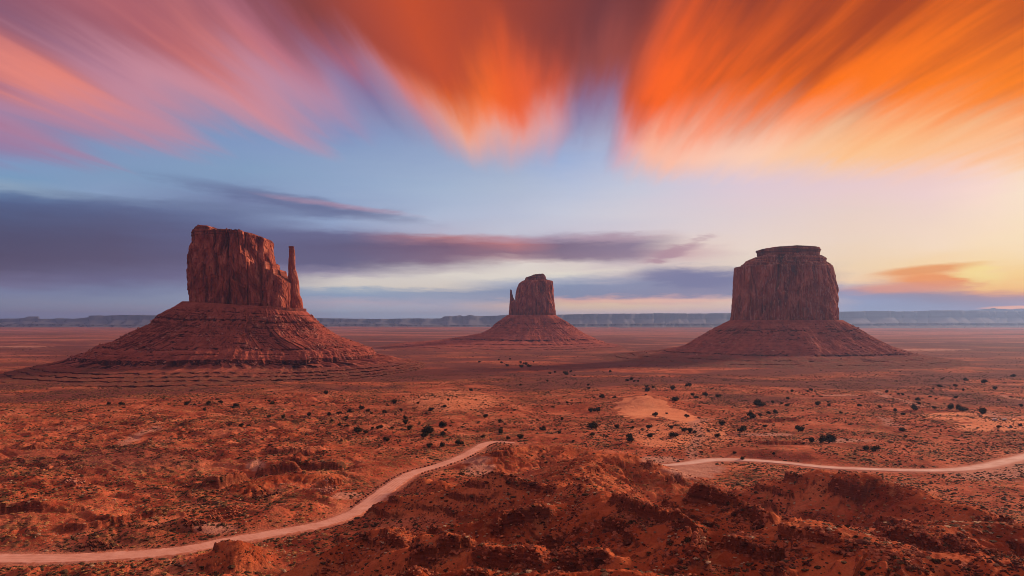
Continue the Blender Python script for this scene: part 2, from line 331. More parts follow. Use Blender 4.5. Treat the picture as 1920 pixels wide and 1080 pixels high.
# cliff rock
def cliff_mat(name, k=1.0, pale=0.0):
    m, q = new_mat(name)
    p_, n_ = pos(q); X, Y, Z = q.sep(p_); NX, NY, NZ = q.sep(n_)
    st = q.noise(q.xyz(q.m('DIVIDE', X, 24.0 * k), q.m('DIVIDE', Y, 24.0 * k), q.m('DIVIDE', Z, 80.0 * k)), 1, 5, .58, 1.2)
    st2 = q.noise(q.xyz(q.m('DIVIDE', X, 2.6 * k), q.m('DIVIDE', Y, 2.6 * k), q.m('DIVIDE', Z, 40.0 * k)), 1, 4, .6)
    blk = q.noise(q.vm('SCALE', p_, sc=1 / (26.0 * k)), 1, 4, .55)
    c = q.ramp(st, [(.33, c4(.16, .040, .032)), (.44, c4(.33, .088, .058)), (.54, c4(.46, .135, .085)), (.66, c4(.66, .27, .18))])
    c = q.mix(q.mr(st2, .54, .68, 0, .45), c, c4(.15, .042, .034))
    c = q.mix(q.mr(blk, .52, .68, 0, .45), c, c4(.42, .11, .055))
    bed = q.noise(q.xyz(q.m('DIVIDE', X, 160.0), q.m('DIVIDE', Y, 160.0), q.m('DIVIDE', Z, 2.6)), 1, 3, .6)
    topm = attr(q, 'bed')
    c = q.mix(q.m('MULTIPLY', topm, q.mr(bed, .42, .58, 0, .7)), c, c4(.11, .035, .026))
    dk = q.noise(q.xyz(q.m('DIVIDE', X, 5.0 * k), q.m('DIVIDE', Y, 5.0 * k), q.m('DIVIDE', Z, 70.0 * k)), 1, 4, .55, .8)
    c = q.mix(q.mr(dk, .56, .64, 0, .45 if pale else .65), c, c4(.075, .026, .024))
    if pale:
        ps = q.noise(q.xyz(q.m('ADD', q.m('DIVIDE', X, 4.5), 31.0), q.m('DIVIDE', Y, 4.5), q.m('DIVIDE', Z, 110.0)), 1, 3, .5, 1.1)
        c = q.mix(q.m('MULTIPLY', q.mr(ps, .55, .62), pale), c, c4(.62, .34, .27))
    f_ = q.noise(q.vm('SCALE', p_, sc=1 / 2.0), 1, 5, .7)
    return finish(m, q, c, .93, q.m('ADD', q.m('MULTIPLY', st2, 2.2), q.m('ADD', q.m('MULTIPLY', st, 3.0), f_)), .9, 2.0, .1)
m_cliff = cliff_mat('red_sandstone_cliff')
m_cliff2 = cliff_mat('streaked_sandstone_cliff', 1.25, .75)

# talus
mt, q = new_mat('talus_shale')
p_, n_ = pos(q); X, Y, Z = q.sep(p_); NX, NY, NZ = q.sep(n_)
zw = q.m('ADD', Z, q.m('MULTIPLY', q.noise(q.vm('SCALE', p_, sc=1 / 120.), 1, 3, .5), 14.0))
band = q.noise(q.xyz(0.0, 0.0, q.m('DIVIDE', zw, 7.0)), 1, 4, .65)
tm = q.noise(q.vm('SCALE', p_, sc=1 / 22.), 1, 5, .62); ts = q.noise(q.vm('SCALE', p_, sc=1 / 3.5), 1, 4, .7)
c = q.ramp(q.m('ADD', q.m('MULTIPLY', band, .45), q.m('MULTIPLY', tm, .55)), [(.38, c4(.18, .045, .034)), (.48, c4(.32, .082, .056)), (.60, c4(.44, .13, .088))])
c = q.mix(q.mr(ts, .58, .72, 0, .55), c, c4(.50, .20, .14))
c = q.mix(q.mr(ts, .44, .32, 0, .5), c, c4(.12, .038, .028))
vt = attr(q, 'veg')
c = q.mix(q.m('MULTIPLY', vt, q.mr(tm, .35, .6, .3, .9)), c, q.ramp(ts, [(.4, c4(.10, .05, .038)), (.65, c4(.20, .10, .065))]))
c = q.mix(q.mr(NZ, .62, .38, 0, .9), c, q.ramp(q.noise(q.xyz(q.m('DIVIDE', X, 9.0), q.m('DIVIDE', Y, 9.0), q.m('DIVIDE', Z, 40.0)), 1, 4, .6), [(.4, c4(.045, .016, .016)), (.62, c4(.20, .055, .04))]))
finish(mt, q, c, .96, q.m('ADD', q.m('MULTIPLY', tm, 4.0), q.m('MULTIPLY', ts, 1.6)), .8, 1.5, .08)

def simple_mat(name, c1, c2, s=1.0, bs=.5):
    m, q = new_mat(name)
    tcn = q.n.new('ShaderNodeTexCoord'); oi = q.n.new('ShaderNodeObjectInfo')
    vec = q.vm('ADD', tcn.outputs['Object'], q.vm('SCALE', q.xyz(1.0, 2.0, 3.0), sc=q.m('MULTIPLY', oi.outputs['Random'], 30.0)))
    n1 = q.noise(vec, s, 4, .6)
    c = q.mix(q.mr(n1, .35, .65), c1, c2)
    c = q.mix(.35, c, q.mix(oi.outputs['Random'], c4(.6, .6, .6), c4(1.25, 1.2, 1.1)), 'MULTIPLY')
    return finish(m, q, c, .95, n1, bs, .2, .1)
m_sage = simple_mat('pale_sage', c4(.30, .20, .12), c4(.58, .42, .28), 3.0)
m_scrub = simple_mat('dark_scrub', c4(.035, .024, .015), c4(.12, .072, .038), 2.0)
m_grass = simple_mat('ochre_grass', c4(.26, .13, .05), c4(.46, .25, .11), 2.0)
m_jun = simple_mat('juniper_leaves', c4(.014, .014, .008), c4(.045, .042, .020), 1.5)
m_bark = simple_mat('juniper_bark', c4(.07, .04, .03), c4(.15, .09, .06), 4.0)
m_stone = simple_mat('red_boulder', c4(.15, .042, .026), c4(.48, .16, .09), .35)
m_stoned = simple_mat('dark_boulder', c4(.05, .02, .015), c4(.18, .055, .035), .9)
m_stonep = simple_mat('pale_boulder', c4(.34, .13, .09), c4(.55, .28, .21), .5)

# ================================================================== terrain
ROAD_L = [(-420,1052,15),(-200,1049,15),(0,1047,15),(100,1048,15),(200,1044,14.5),(333,1033,14),(433,1014,14),(533,997,13.5),(610,982,13),(655,966,13),(684,950,14),(708,932,14.5),(740,908,14),(773,888,12.5),(823,873,11.5),(866,857,11.5),(895,841,12),(912,832,12),(932,829,9),(965,831,5)]
ROAD_R = [(1100,871,9),(1200,872,9),(1250,872.5,10),(1290,869,13),(1335,863,16),(1400,863,13),(1470,868,12),(1560,877,12),(1700,882,12),(1790,881,13),(1850,874,16),(1900,862,16),(1960,848,15),(2100,820,14)]
def catmull(pts, n=14):
    pts = np.array(pts, float); out = []
    for i in range(len(pts) - 1):
        p0 = pts[max(i - 1, 0)]; p1 = pts[i]; p2 = pts[i + 1]; p3 = pts[min(i + 2, len(pts) - 1)]
        for k in range(n):
            t_ = k / n
            out.append(.5 * ((2 * p1) + (p2 - p0) * t_ + (2 * p0 - 5 * p1 + 4 * p2 - p3) * t_ ** 2 + (3 * p1 - p0 - 3 * p2 + p3) * t_ ** 3))
    out.append(pts[-1]); return np.array(out)
def road_path(R_):
    return catmull([(*flatp(a, b), w) for a, b, w in R_])
RL_, RR_ = road_path(ROAD_L), road_path(ROAD_R)
def polydist(x, y, path, pad=80, zcol=None):
    """distance to a polyline, and the interpolated 3rd column there"""
    d = np.full(x.shape, 1e9); val = np.zeros(x.shape); side = np.zeros(x.shape); acc = 0.0
    for i in range(len(path) - 1):
        ax, ay = path[i][:2]; bx, by = path[i + 1][:2]
        seg = math.hypot(bx - ax, by - ay); a0_ = acc; acc += seg
        m = (x > min(ax, bx) - pad) & (x < max(ax, bx) + pad) & (y > min(ay, by) - pad) & (y < max(ay, by) + pad)
        if not m.any(): continue
        xs, ys = x[m], y[m]; vx, vy = bx - ax, by - ay; L2 = vx * vx + vy * vy + 1e-9
        t_ = np.clip(((xs - ax) * vx + (ys - ay) * vy) / L2, 0, 1)
        dd = np.hypot(xs - ax - t_ * vx, ys - ay - t_ * vy)
        cur = d[m]; bt = dd < cur
        cur[bt] = dd[bt]; d[m] = cur
        vv = val[m]; vv[bt] = (path[i][2] + t_ * (path[i + 1][2] - path[i][2]))[bt]; val[m] = vv
        ss = side[m]; ss[bt] = (a0_ + t_ * seg + .6 * np.sign((xs - ax) * vy - (ys - ay) * vx) * 40 + ((xs - ax - t_ * vx) * vx + 0) * 0 + np.where((t_ <= 0) | (t_ >= 1), np.arctan2(ys - ay - t_ * vy, xs - ax - t_ * vx) * 12, 0))[bt]; side[m] = ss
    return d, val, side
# ridge crests: (px, py, forward distance), slope, roundness
RIDGES = [
 ([(640,960,425),(700,943,405),(830,922,388),(905,892,380),(935,892,377),(980,903,370),(1045,914,358)], .62, 2.0),
 ([(1045,912,385),(1085,882,430),(1120,853,468),(1180,853,468),(1225,872,455)], .34, 7.0),
 ([(1080,908,335),(1130,925,295),(1160,943,272),(1200,963,252),(1262,985,236),(1310,1022,215),(1345,1070,196)], .50, 3.0),
 ([(1075,928,305),(1040,948,295),(1000,958,288),(930,978,282),(860,985,285),(800,995,295)], .50, 3.0),
 ([(745,1035,262),(785,1024,256),(840,1020,252),(885,1032,243),(930,1044,236),(1010,1046,230),(1060,1040,228),(1110,1046,224),(1160,1050,216)], .50, 2.5),
 ([(520,1085,272),(590,1050,280),(640,1024,285),(700,1000,288),(722,998,284),(755,1016,272)], .48, 3.0),
 ([(1225,950,300),(1265,934,286),(1300,927,280),(1345,940,264),(1385,968,246),(1440,990,230)], .46, 4.0),
 ([(1430,1004,216),(1470,984,216),(1510,978,214),(1570,992,204),(1640,1018,192),(1760,1042,181),(1930,1062,172)], .36, 7.0),
 ([(1440,905,402),(1500,889,396),(1535,881,392),(1558,886,386),(1580,903,374),(1640,902,368),(1700,914,352),(1770,938,328),(1830,955,305)], .42, 4.0),
 ([(1720,1005,236),(1800,992,242),(1860,980,246),(1930,982,240),(2040,990,235)], .34, 5.0),
 ([(1020,1076,196),(1150,1078,186),(1290,1092,176)], .45, 4.0),
 ([(800,1086,216),(870,1072,212),(960,1085,205)], .45, 4.0),
 ([(428,1014,332),(445,1014,330)], .62, 1.2),
 ([(688,958,403),(700,960,398)], .40, 1.5),
 ([(768,896,478),(790,897,476),(830,905,455)], .40, 1.5),
 ([(930,850,560),(985,838,600),(1050,836,600),(1090,850,560)], .20, 5.0),
 ([(1060,892,450),(1090,876,490)], .40, 2.0),
 ([(-60,838,640),(40,842,620),(90,826,650),(130,828,640)], .30, 3.0),
 ([(108,868,560),(124,869,556)], .9, 1.0),
 ([(470,806,730),(530,812,705),(600,826,670)], .16, 5.0),
 ([(300,862,560),(360,852,590),(440,850,590)], .22, 4.0),
 ([(470,905,476),(540,890,500),(620,892,500)], .28, 4.0),
 ([(560,850,600),(640,846,610),(700,856,590)], .2, 4.0),
]
RP = [(np.array([P(*c) for c in pts]), k, r) for pts, k, r in RIDGES]
# scarps: (px, forward distance) ends, height, fall-off behind
def fp(px, y): return ((px - 960) / F * y, y)
SC = [(flatp(-60, 970), flatp(88, 966), 4.5, 22), (flatp(398, 922), flatp(465, 908), 6.5, 25), (flatp(540, 868, 4), flatp(640, 872, 4), 4.5, 30),
      (flatp(480, 884, 4), flatp(560, 880, 4), 5.5, 40), (flatp(500, 850, 4), flatp(590, 854, 4), 3.5, 30), (flatp(110, 1006), flatp(200, 1001), 3.0, 12), (flatp(200, 1000), flatp(300, 976), 3.0, 10),
      (flatp(1430, 838), flatp(1510, 836), 3.0, 40), (flatp(1430, 795), flatp(1500, 790), 3.0, 60), (flatp(30, 842, 4), flatp(85, 838, 4), 4.0, 30),
      (fp(925, 276), fp(1040, 284), 3.2, 14), (fp(1005, 262), fp(1085, 258), 2.6, 14), (fp(775, 250), fp(885, 246), 3.4, 14), (fp(885, 236), fp(1010, 226), 3.4, 12), (fp(1040, 222), fp(1140, 216), 2.6, 12),
      (fp(1140, 274), fp(1200, 256), 3.4, 14), (fp(1200, 256), fp(1300, 226), 3.8, 12), (fp(1300, 226), fp(1330, 200), 3.6, 12), (fp(1290, 276), fp(1380, 254), 3.8, 14), (fp(1380, 250), fp(1440, 226), 3.6, 14),
      (fp(1555, 372), fp(1615, 356), 5.5, 25), (fp(1520, 345), fp(1550, 340), 3.2, 14), (fp(1640, 300), fp(1700, 285), 3.5, 18), (fp(1660, 238), fp(1780, 226), 2.6, 8), (fp(1780, 232), fp(1900, 208), 2.8, 8), (fp(1830, 256), fp(1900, 250), 2.4, 8),
      (fp(905, 383), fp(1040, 357), 1.6, 8), (fp(715, 282), fp(760, 266), 2.2, 9), (fp(680, 225), fp(780, 214), 3.2, 12), (fp(1380, 190), fp(1480, 182), 3.0, 10), (fp(1600, 176), fp(1700, 170), 2.4, 10), (fp(1250, 300), fp(1290, 300), 2.4, 10)]
def road_mask(x, y):
    dl, wl, _ = polydist(x, y, RL_, 60); dr, wr, _ = polydist(x, y, RR_, 60)
    return np.minimum(dl - wl * .5, dr - wr * .5)
def pxof(x, y): return 960 + F * x / np.maximum(y, 1.0)
def height(x, y, full=False):
    x = np.asarray(x, float); y = np.asarray(y, float)
    d = np.hypot(x, y); px = pxof(x, y); px = np.where(y < 2, 960, px)
    lp = np.interp(d, [0, 3, 60, 120, 190, 250, 300], [118.2, 117.6, 88, 60, 20, 4, 0])
    rp = np.interp(d, [0, 3, 60, 120, 175, 230, 300, 380, 450, 540], [118.2, 117.6, 88, 62, 40, 30, 20, 11, 5, 0])
    w = sst(520, 900, px + 40 * perlin(x / 60, y / 60, 3))
    w = np.where(y < 20, .6, w)
    z = lp + (rp - lp) * w
    hill = np.clip(z / 25, 0, 1) * (d > 30)
    # rolling ground
    roll = fbm(x / 130, y / 95, 4, 1) * 3.4 + np.maximum(ridged(x / 70, y / 55, 4, 7), -.2) * 1.4
    amp = sst(230, 330, d) * (1 - .80 * sst(750, 1300, d))
    amp = amp * (1 - .45 * sst(900, 1300, px))
    z = z + amp * sst(760, 600, px) * (np.maximum(ridged(x / 44 + .4 * perlin(x / 30, y / 30, 6), y / 36, 4, 77), -.6) * 2.0 - 2.2 * np.clip(1 - 7 * np.abs(perlin(x / 62, y / 48, 78)), 0, 1))
    z = z + roll * amp + fbm(x / 900, y / 600, 3, 21) * 3.0 * sst(1500, 3500, d)
    z = z + sst(2600, 9000, d) * (fbm(x / 3500, y / 2600, 3, 31) * 9 + 2)
    # mid distance swells
    for (cx, cy_, rx_, ry_, h) in DUNES:
        e = ((x - cx) / rx_) ** 2 + ((y - cy_) / ry_) ** 2
        z = z + h * np.exp(-e * 1.2)
    near = (d < 760) & (y > 60)
    rough = fbm(x / 26, y / 26, 4, 5)
    rdmask = np.zeros_like(z)
    if near.any():
        xs, ys = x[near], y[near]; zs = z[near]; rg = rough[near]
        rid = ridged(xs / 22, ys / 22, 4, 9)
        wob = perlin(xs / 9, ys / 9, 15)
        best = np.zeros_like(zs)
        for path, k, rr in RP:
            dd, zc, al = polydist(xs, ys, path, 130)
            m = dd < 130
            hz = zc[m] + rr * k * .6 - k * (np.sqrt(dd[m] ** 2 + rr * rr)) - .4 * np.clip(dd[m] / 12, 0, 1.6) * (1.0 - .6 * np.clip(rid[m], -1, 1.5)) * 1.4
            aw = al[m] + 2.5 * wob[m] + .15 * dd[m]
            gl = np.abs(perlin(aw / 8.5, dd[m] / 45, 19)) * 2 ; gl2 = np.abs(perlin(aw / 3.2, dd[m] / 22, 23)) * 2
            hz = hz - sst(1.0, 14, dd[m]) * (1.9 * (1 - np.clip(gl * 1.6, 0, 1)) + .55 * (1 - np.clip(gl2 * 1.6, 0, 1)))
            a = zs[m]; kk = 1.3
            h_ = np.clip(.5 + .5 * (hz - a) / kk, 0, 1)
            zs[m] = a + (hz - a) * h_ + kk * h_ * (1 - h_)
            b = best[m]; best[m] = np.maximum(b, h_ * np.exp(-dd[m] / 60))
        z[near] = zs; rdmask[near] = best
    hm = np.maximum(hill, rdmask)
    wx_ = x + 7 * perlin(x / 24, y / 24, 91); wy_ = y + 7 * perlin(x / 24, y / 24, 92)
    z = z + hm * (rough * .7 - 1.3 * sst(-.2,.5,perlin(x/60,y/60,95)) * (1 - np.clip(np.abs(perlin(wx_ / 19, wy_ / 19, 93)) * 4, 0, 1)) + ridged(wx_ / 34, wy_ / 34, 4, 9) * .8) * sst(60, 200, d)
    # benches: caprock steps in the near hills and in the left valley
    zz = z + 2.5 * fbm(x / 50, y / 50, 3, 12)
    step = 6.5; fr = zz / step - np.floor(zz / step)
    bm = sst(.0, .5, fbm(x / 45, y / 45, 3, 17)) * np.maximum(hm, .4 * sst(260, 330, d) * (1 - sst(700, 900, d)) * (1 - sst(650, 850, px)))
    z = z + bm * (sst(.40, .52, fr) - fr) * step * .55
    # scarps
    rock = bm * (sst(.36, .44, fr) - sst(.54, .66, fr))
    for (a, b, h, L) in SC:
        ax, ay = a; bx, by = b; vx, vy = bx - ax, by - ay; LL = math.hypot(vx, vy); vx /= LL; vy /= LL
        m = (np.abs(x - (ax + bx) / 2) < LL / 2 + L * 5) & (np.abs(y - (ay + by) / 2) < LL / 2 + L * 5)
        if not m.any(): continue
        xs, ys = x[m], y[m]
        s = (xs - ax) * vx + (ys - ay) * vy; pz = -(xs - ax) * vy + (ys - ay) * vx
        if vx < 0: pz = -pz
        pz = pz + 3.5 * perlin(xs / 12, ys / 12, 41) + 1.4 * perlin(xs / 3.5, ys / 3.5, 42)
        end = sst(-LL * .12, LL * .12, s) * sst(-LL * .12, LL * .12, LL - s)
        front = sst(-.9, .9, pz)
        h = h * (1.35 if ay < 300 else 1.1)
        z[m] += end * h * np.where(pz > 0, np.exp(-np.maximum(pz, 0) / L), 1) * front - end * h * .25 * np.exp(-(pz + 4) ** 2 / 18)
        rock[m] = np.maximum(rock[m], end * np.exp(-(pz / 2.2) ** 2))
    fine = ridged(x / 7, y / 7, 3, 51)
    z = z + np.clip(rock, 0, 1) * (fbm(x / 3.0, y / 3.0, 3, 53) * 1.5) * sst(60, 140, d)
    z = z + fine * (.12 + .34 * hm) * sst(60, 140, d) * (1 - sst(1200, 1800, d))
    # road bench
    rd = road_mask(x, y)
    t_ = sst(1.0, 22.0, rd)
    z = z * t_ + (0.0) * (1 - t_)
    if not full: return z
    return z, rock, hm, rd
DUNES = []
for (px, py, z0, rx_, ry_, h) in [(1215, 752, 6, 58, 62, 15), (1260, 790, 4, 70, 80, 5), (850, 752, 5, 90, 90, 9), (560, 745, 4, 150, 70, 6), (1480, 850, 2, 90, 40, 5), (1830, 790, 3, 120, 60, 5), (700, 800, 2, 60, 60, 3), (1080, 770, 2, 60, 40, -4)]:
    x0, y0 = flatp(px, py, z0); DUNES.append((x0, y0, rx_, ry_, h))
azs = np.concatenate([np.arange(-180, -46, 4.0), np.arange(-46, -38.5, .25), np.arange(-38.5, 38.5, .058), np.arange(38.5, 46, .25), np.arange(46, 180, 4.0)])
rs = np.concatenate([[0.5, 2, 4], np.arange(8, 110, 4.0), np.geomspace(110, 2600, 1000), np.geomspace(2640, 24000, 150)])
AZ, RR = np.meshgrid(np.radians(azs), rs); gx = RR * np.sin(AZ); gy = RR * np.cos(AZ)
gz, rock_m, hill_m, rdm = height(gx, gy, True)
gpx = pxof(gx, gy); gpy = HOR + (CAMZ - gz) * F / np.maximum(gy, 1)
front = gy > 50
veg_m = sst(-.35, .5, fbm(gx / 90, gy / 90, 4, 61)) * sst(330, 460, RR) * (1 - .8 * hill_m)
veg_m = np.maximum(veg_m, .35 * sst(200, 300, RR) * (1 - .6 * hill_m))
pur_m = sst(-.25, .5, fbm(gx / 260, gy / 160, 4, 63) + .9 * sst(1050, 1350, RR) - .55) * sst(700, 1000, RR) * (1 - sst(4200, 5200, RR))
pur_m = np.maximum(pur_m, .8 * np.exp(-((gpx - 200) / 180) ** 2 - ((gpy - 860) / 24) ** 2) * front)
sand_m = np.zeros_like(gz)
wb = fbm(gx / 14, gy / 14, 3, 71)
for (cx, cy_, a, b, sl_) in [(1205, 764, 52, 22, .0), (1262, 776, 50, 12, .25), (1855, 800, 75, 9, .0), (1790, 780, 70, 7, .0), (1880, 790, 90, 6, 0)]:
    e = ((gpx - cx) / a) ** 2 + ((gpy - cy_ - sl_ * (gpx - cx)) / b) ** 2
    sand_m = np.maximum(sand_m, (1 - sst(.75, 1.05, e + .5 * wb)) * front)
sand_m = np.maximum(sand_m, .65 * (1 - sst(.5, 1.2, ((gpx - 850) / 95) ** 2 + ((gpy - 752) / 20) ** 2 + .4 * wb)) * front)
sand_m = np.maximum(sand_m, .70 * (1 - sst(.5, 1.3, ((gpx - 1280) / 110) ** 2 + ((gpy - 815) / 26) ** 2 + .5 * wb)) * front)
pale_m = np.zeros_like(gz)
for (cx, cy_, a, b) in [(1305, 880, 60, 19), (1860, 886, 95, 17), (1240, 862, 45, 8), (900, 880, 32, 14), (890, 862, 40, 9), (400, 990, 60, 12), (650, 930, 28, 9), (250, 822, 14, 6), (1430, 815, 60, 3), (1580, 826, 60, 4), (1920, 870, 50, 22), (1580, 741, 40, 1.5), (40, 650, 60, 1.5), (1740, 656, 80, 2.0), (480, 872, 20, 12)]:
    e = ((gpx - cx) / a) ** 2 + ((gpy - cy_) / b) ** 2
    pale_m = np.maximum(pale_m, (1 - sst(.4, 1.2, e + .5 * wb)) * front * (1.0 if a < 80 and cx > 1230 else .8))
pale_m = np.maximum(pale_m, .55 * np.exp(-np.maximum(rdm, 0) / 4))
TR = [[(1640,733),(1665,745),(1700,752),(1725,762)], [(1640,782),(1662,790),(1668,802),(1690,803)], [(1300,860),(1295,840),(1312,820),(1300,800),(1330,790)], [(1850,772),(1870,785),(1930,783)], [(1880,742),(1900,748),(1935,751)], [(230,838),(260,818),(290,808)]]
for tr in TR:
    pth = np.array([(*flatp(a, b), 1.0) for a, b in tr]); dd, _, _ = polydist(gx, gy, pth, 60)
    pale_m = np.maximum(pale_m, .75 * (1 - sst(2.0, 6.0 + .004 * np.hypot(gx, gy), dd + 2 * wb)))
veg_m = veg_m * (1 - sand_m) * (1 - pale_m)
pur_m = pur_m * (1 - sand_m) * (1 - pale_m)
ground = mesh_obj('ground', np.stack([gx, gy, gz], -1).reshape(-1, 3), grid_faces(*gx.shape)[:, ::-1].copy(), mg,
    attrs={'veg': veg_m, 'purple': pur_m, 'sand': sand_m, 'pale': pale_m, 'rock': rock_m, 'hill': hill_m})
tag(ground, kind='structure')
del gx, gy, gz, AZ, RR
def ground_at(xs, ys): return height(np.atleast_1d(xs), np.atleast_1d(ys))

def ribbon(path, nm, rmat):
    p = path[:, :2]; w = path[:, 2]
    tg = np.gradient(p, axis=0); tg /= np.linalg.norm(tg, axis=1)[:, None] + 1e-9
    nrm = np.stack([-tg[:, 1], tg[:, 0]], 1)
    ac_ = np.linspace(-1, 1, 13); V = []; A_ = []
    for i in range(len(p)):
        for a in ac_:
            jit = 1 + .20 * float(perlin(p[i, 0] / 9 + a * 3, p[i, 1] / 9, 81)) * abs(a)
            q_ = p[i] + nrm[i] * a * w[i] * .5 * jit
            h_ = .22 + .10 * (1 - a * a) - (.42 if abs(a) > .99 else 0) + (.12 if .7 < abs(a) < .95 else 0) + .06 * float(perlin(q_[0] / 4, q_[1] / 4, 83))
            V.append((q_[0], q_[1], h_)); A_.append(a)
    o = mesh_obj(nm, V, grid_faces(len(p), len(ac_)), rmat, attrs={'across': A_})
    return tag(o, kind='structure')
def dens(path):
    out = [];
    for i in range(len(path) - 1):
        n = max(1, int(np.hypot(*(path[i + 1][:2] - path[i][:2])) / 2.5))
        for k in range(n): out.append(path[i] + (path[i + 1] - path[i]) * k / n)
    out.append(path[-1]); return np.array(out)
ribbon(dens(RL_), 'road', mr_); ribbon(dens(RR_), 'road', mr2_)

# ================================================================== buttes
def zx(px, py, Dd): return ((px - 960) / F * Dd, CAMZ - (py - HOR) / F * Dd)
def footprint(n, e=.75):
    t_ = np.linspace(0, 2 * np.pi, 4001)[:-1]
    c, s = np.cos(t_), np.sin(t_)
    X_ = np.sign(c) * np.abs(c) ** e; Y_ = np.sign(s) * np.abs(s) ** e
    L = np.concatenate([[0], np.cumsum(np.hypot(np.diff(X_), np.diff(Y_)))])
    tt = np.interp(np.linspace(0, L[-1], n, endpoint=False), L, t_)
    c, s = np.cos(tt), np.sin(tt)
    return np.sign(c) * np.abs(c) ** e, np.sign(s) * np.abs(s) ** e
def tower(name, parent, Dd, left, right, top, zb, depth, yoff=0.0, n=900, nk=170, flute=5.0, seed=1, e=.7, cap=.12, label=None, yshrink=.06, drape=0.0, origin=(0, 0, 0), ls=0, rs_=0, mat=None, ymin=420, ymax=585):
    """rock tower; left/right/top are silhouette points in photo pixels at distance Dd"""
    Lp = sorted([zx(a + ls * (.35 + .65 * (b - ymin) / (ymax - ymin)), b, Dd)[::-1] for a, b in left]); Rp = sorted([zx(a + rs_, b, Dd)[::-1] for a, b in right])
    Tp = sorted([(zx(a, b, Dd)[0], zx(a, b, Dd - depth * .8)[1]) for a, b in top])
    Lz, Lx = np.array(Lp).T; Rz, Rx = np.array(Rp).T; Tx, Tz = np.array(Tp).T
    xn, yn = footprint(n, e)
    def xat(xn_, z_):
        l = np.interp(z_, Lz, Lx); r = np.interp(z_, Rz, Rx); return (l + r) / 2 + xn_ * (r - l) / 2
    zt = np.full(n, Tz.max())
    for _ in range(6): zt = np.interp(xat(xn, zt), Tx, Tz)
    tn_ = np.linspace(0, 2 * np.pi, n, endpoint=False)
    zt = zt + np.round(fbm(np.cos(tn_) * 9, np.sin(tn_) * 9, 3, seed) * 2) * .9 * min(1, (zt.max() - zb) / 150) * (n > 450)
    t_ = np.linspace(0, 1, nk)[:, None]
    z = zb + t_ * (zt[None] - zb)
    x = xat(xn[None] * np.ones_like(z), z)
    half = np.interp(z, Rz, Rx) - np.interp(z, Lz, Lx); hmax = half.max()
    dep = depth * (half / hmax) * (1 - yshrink * t_) + 0 * z
    y = Dd + yoff + yn[None] * dep
    # outward normal in plan
    ang = np.arctan2(yn * depth, xn * hmax / 2)[None] + 0 * z
    per = np.cumsum(np.hypot(np.diff(x[0], append=x[0][:1]), np.diff(y[0], append=y[0][:1])))
    sx = np.cos(ang[0]) * per[-1] / 6.28; sy = np.sin(ang[0]) * per[-1] / 6.28
    sx = sx[None] + 0 * z; sy = sy[None] + 0 * z
    zz = z - zb; H = zt.max() - zb
    wx = perlin(sx / 40, zz / 60 + seed, seed) * 6
    b1 = ridged((sx + wx) / 34 + zz / 500, sy / 34, 1, seed + 3)
    b2 = np.abs(perlin((sx + wx) / 13 + zz / 260, sy / 13 + zz / 300, seed + 5))
    b3 = np.abs(perlin(sx / 5 + zz / 120, sy / 5, seed + 7))
    blk = perlin(sx / 16, sy / 16 + zz / 24, seed + 9)
    th = zz / H
    crk = np.clip(1 - np.abs(perlin((sx + wx) / 26 + zz / 500, sy / 26, seed + 17)) * 11, 0, 1) * sst(-.3, .3, perlin(sx / 30, sy / 30 + zz / 50, seed + 19))
    alc = sst(.15, .4, perlin(sx / 26, sy / 26 + zz / 45, seed + 21))
    disp = flute * (-.85 * (1 - np.clip(b1, -1, 1)) - .75 * (.35 - np.minimum(b2, .35)) - .2 * (.3 - np.minimum(b3, .3)) + .6 * np.round(blk * 2.0) / 2.0 - 2.2 * crk - .5 * alc)
    edge_ = np.abs(xn)[None] ** 6
    disp = disp * (1 - .55 * edge_)
    if drape: disp += drape * flute * np.maximum(0, 1 - th * 1.15) ** 1.5 * (ridged((sx + wx) / 20, sy / 20, 2, seed + 13) * .8)
    # thin beds near the foot and the rim
    bedm = np.clip(sst(1 - cap * 1.6, 1 - cap * .7, th) + sst(.16, .06, th) * .8, 0, 1)
    zn = zz + 3 * perlin(sx / 60, sy / 60, seed + 11)
    disp += bedm * (np.abs(perlin(zn / 3.4, zn * 0 + seed, 5)) - .25) * 3.0
    disp += .8 * perlin(sx / 3, sy / 3 + zz / 5, seed + 15)
    x = x + np.cos(ang) * disp; y = y + np.sin(ang) * disp
    V = [np.stack([x, y, z], -1)]
    # cap
    ncap = 22; cx_, cy_ = x[-1].mean(), y[-1].mean()
    xr, yr = x[-1], y[-1]
    capz = np.interp(xr, Tx, Tz)
    for k in range(1, ncap + 1):
        f_ = 1 - k / ncap * .995
        mx = (xr.min() + xr.max()) / 2
        xx = mx + (xr - mx) * f_; yy = cy_ + (yr - cy_) * f_
        zc = np.interp(mx + (xn * (xr.max() - xr.min()) / 2) * f_, Tx, Tz) - .4 - np.abs(fbm(xx / 14, yy / 14, 3, seed)) * 1.6
        V.append(np.stack([xx, yy, zc], -1)[None])
    V = np.concatenate(V, 0)
    bedA = np.concatenate([bedm, np.ones((ncap, n))], 0)
    fc = grid_faces(V.shape[0], n, True)
    o = mesh_obj(name, V.reshape(-1, 3) - np.array(origin), fc, mat or m_cliff, parent, attrs={'bed': bedA})
    if label: o['label'] = label
    return o
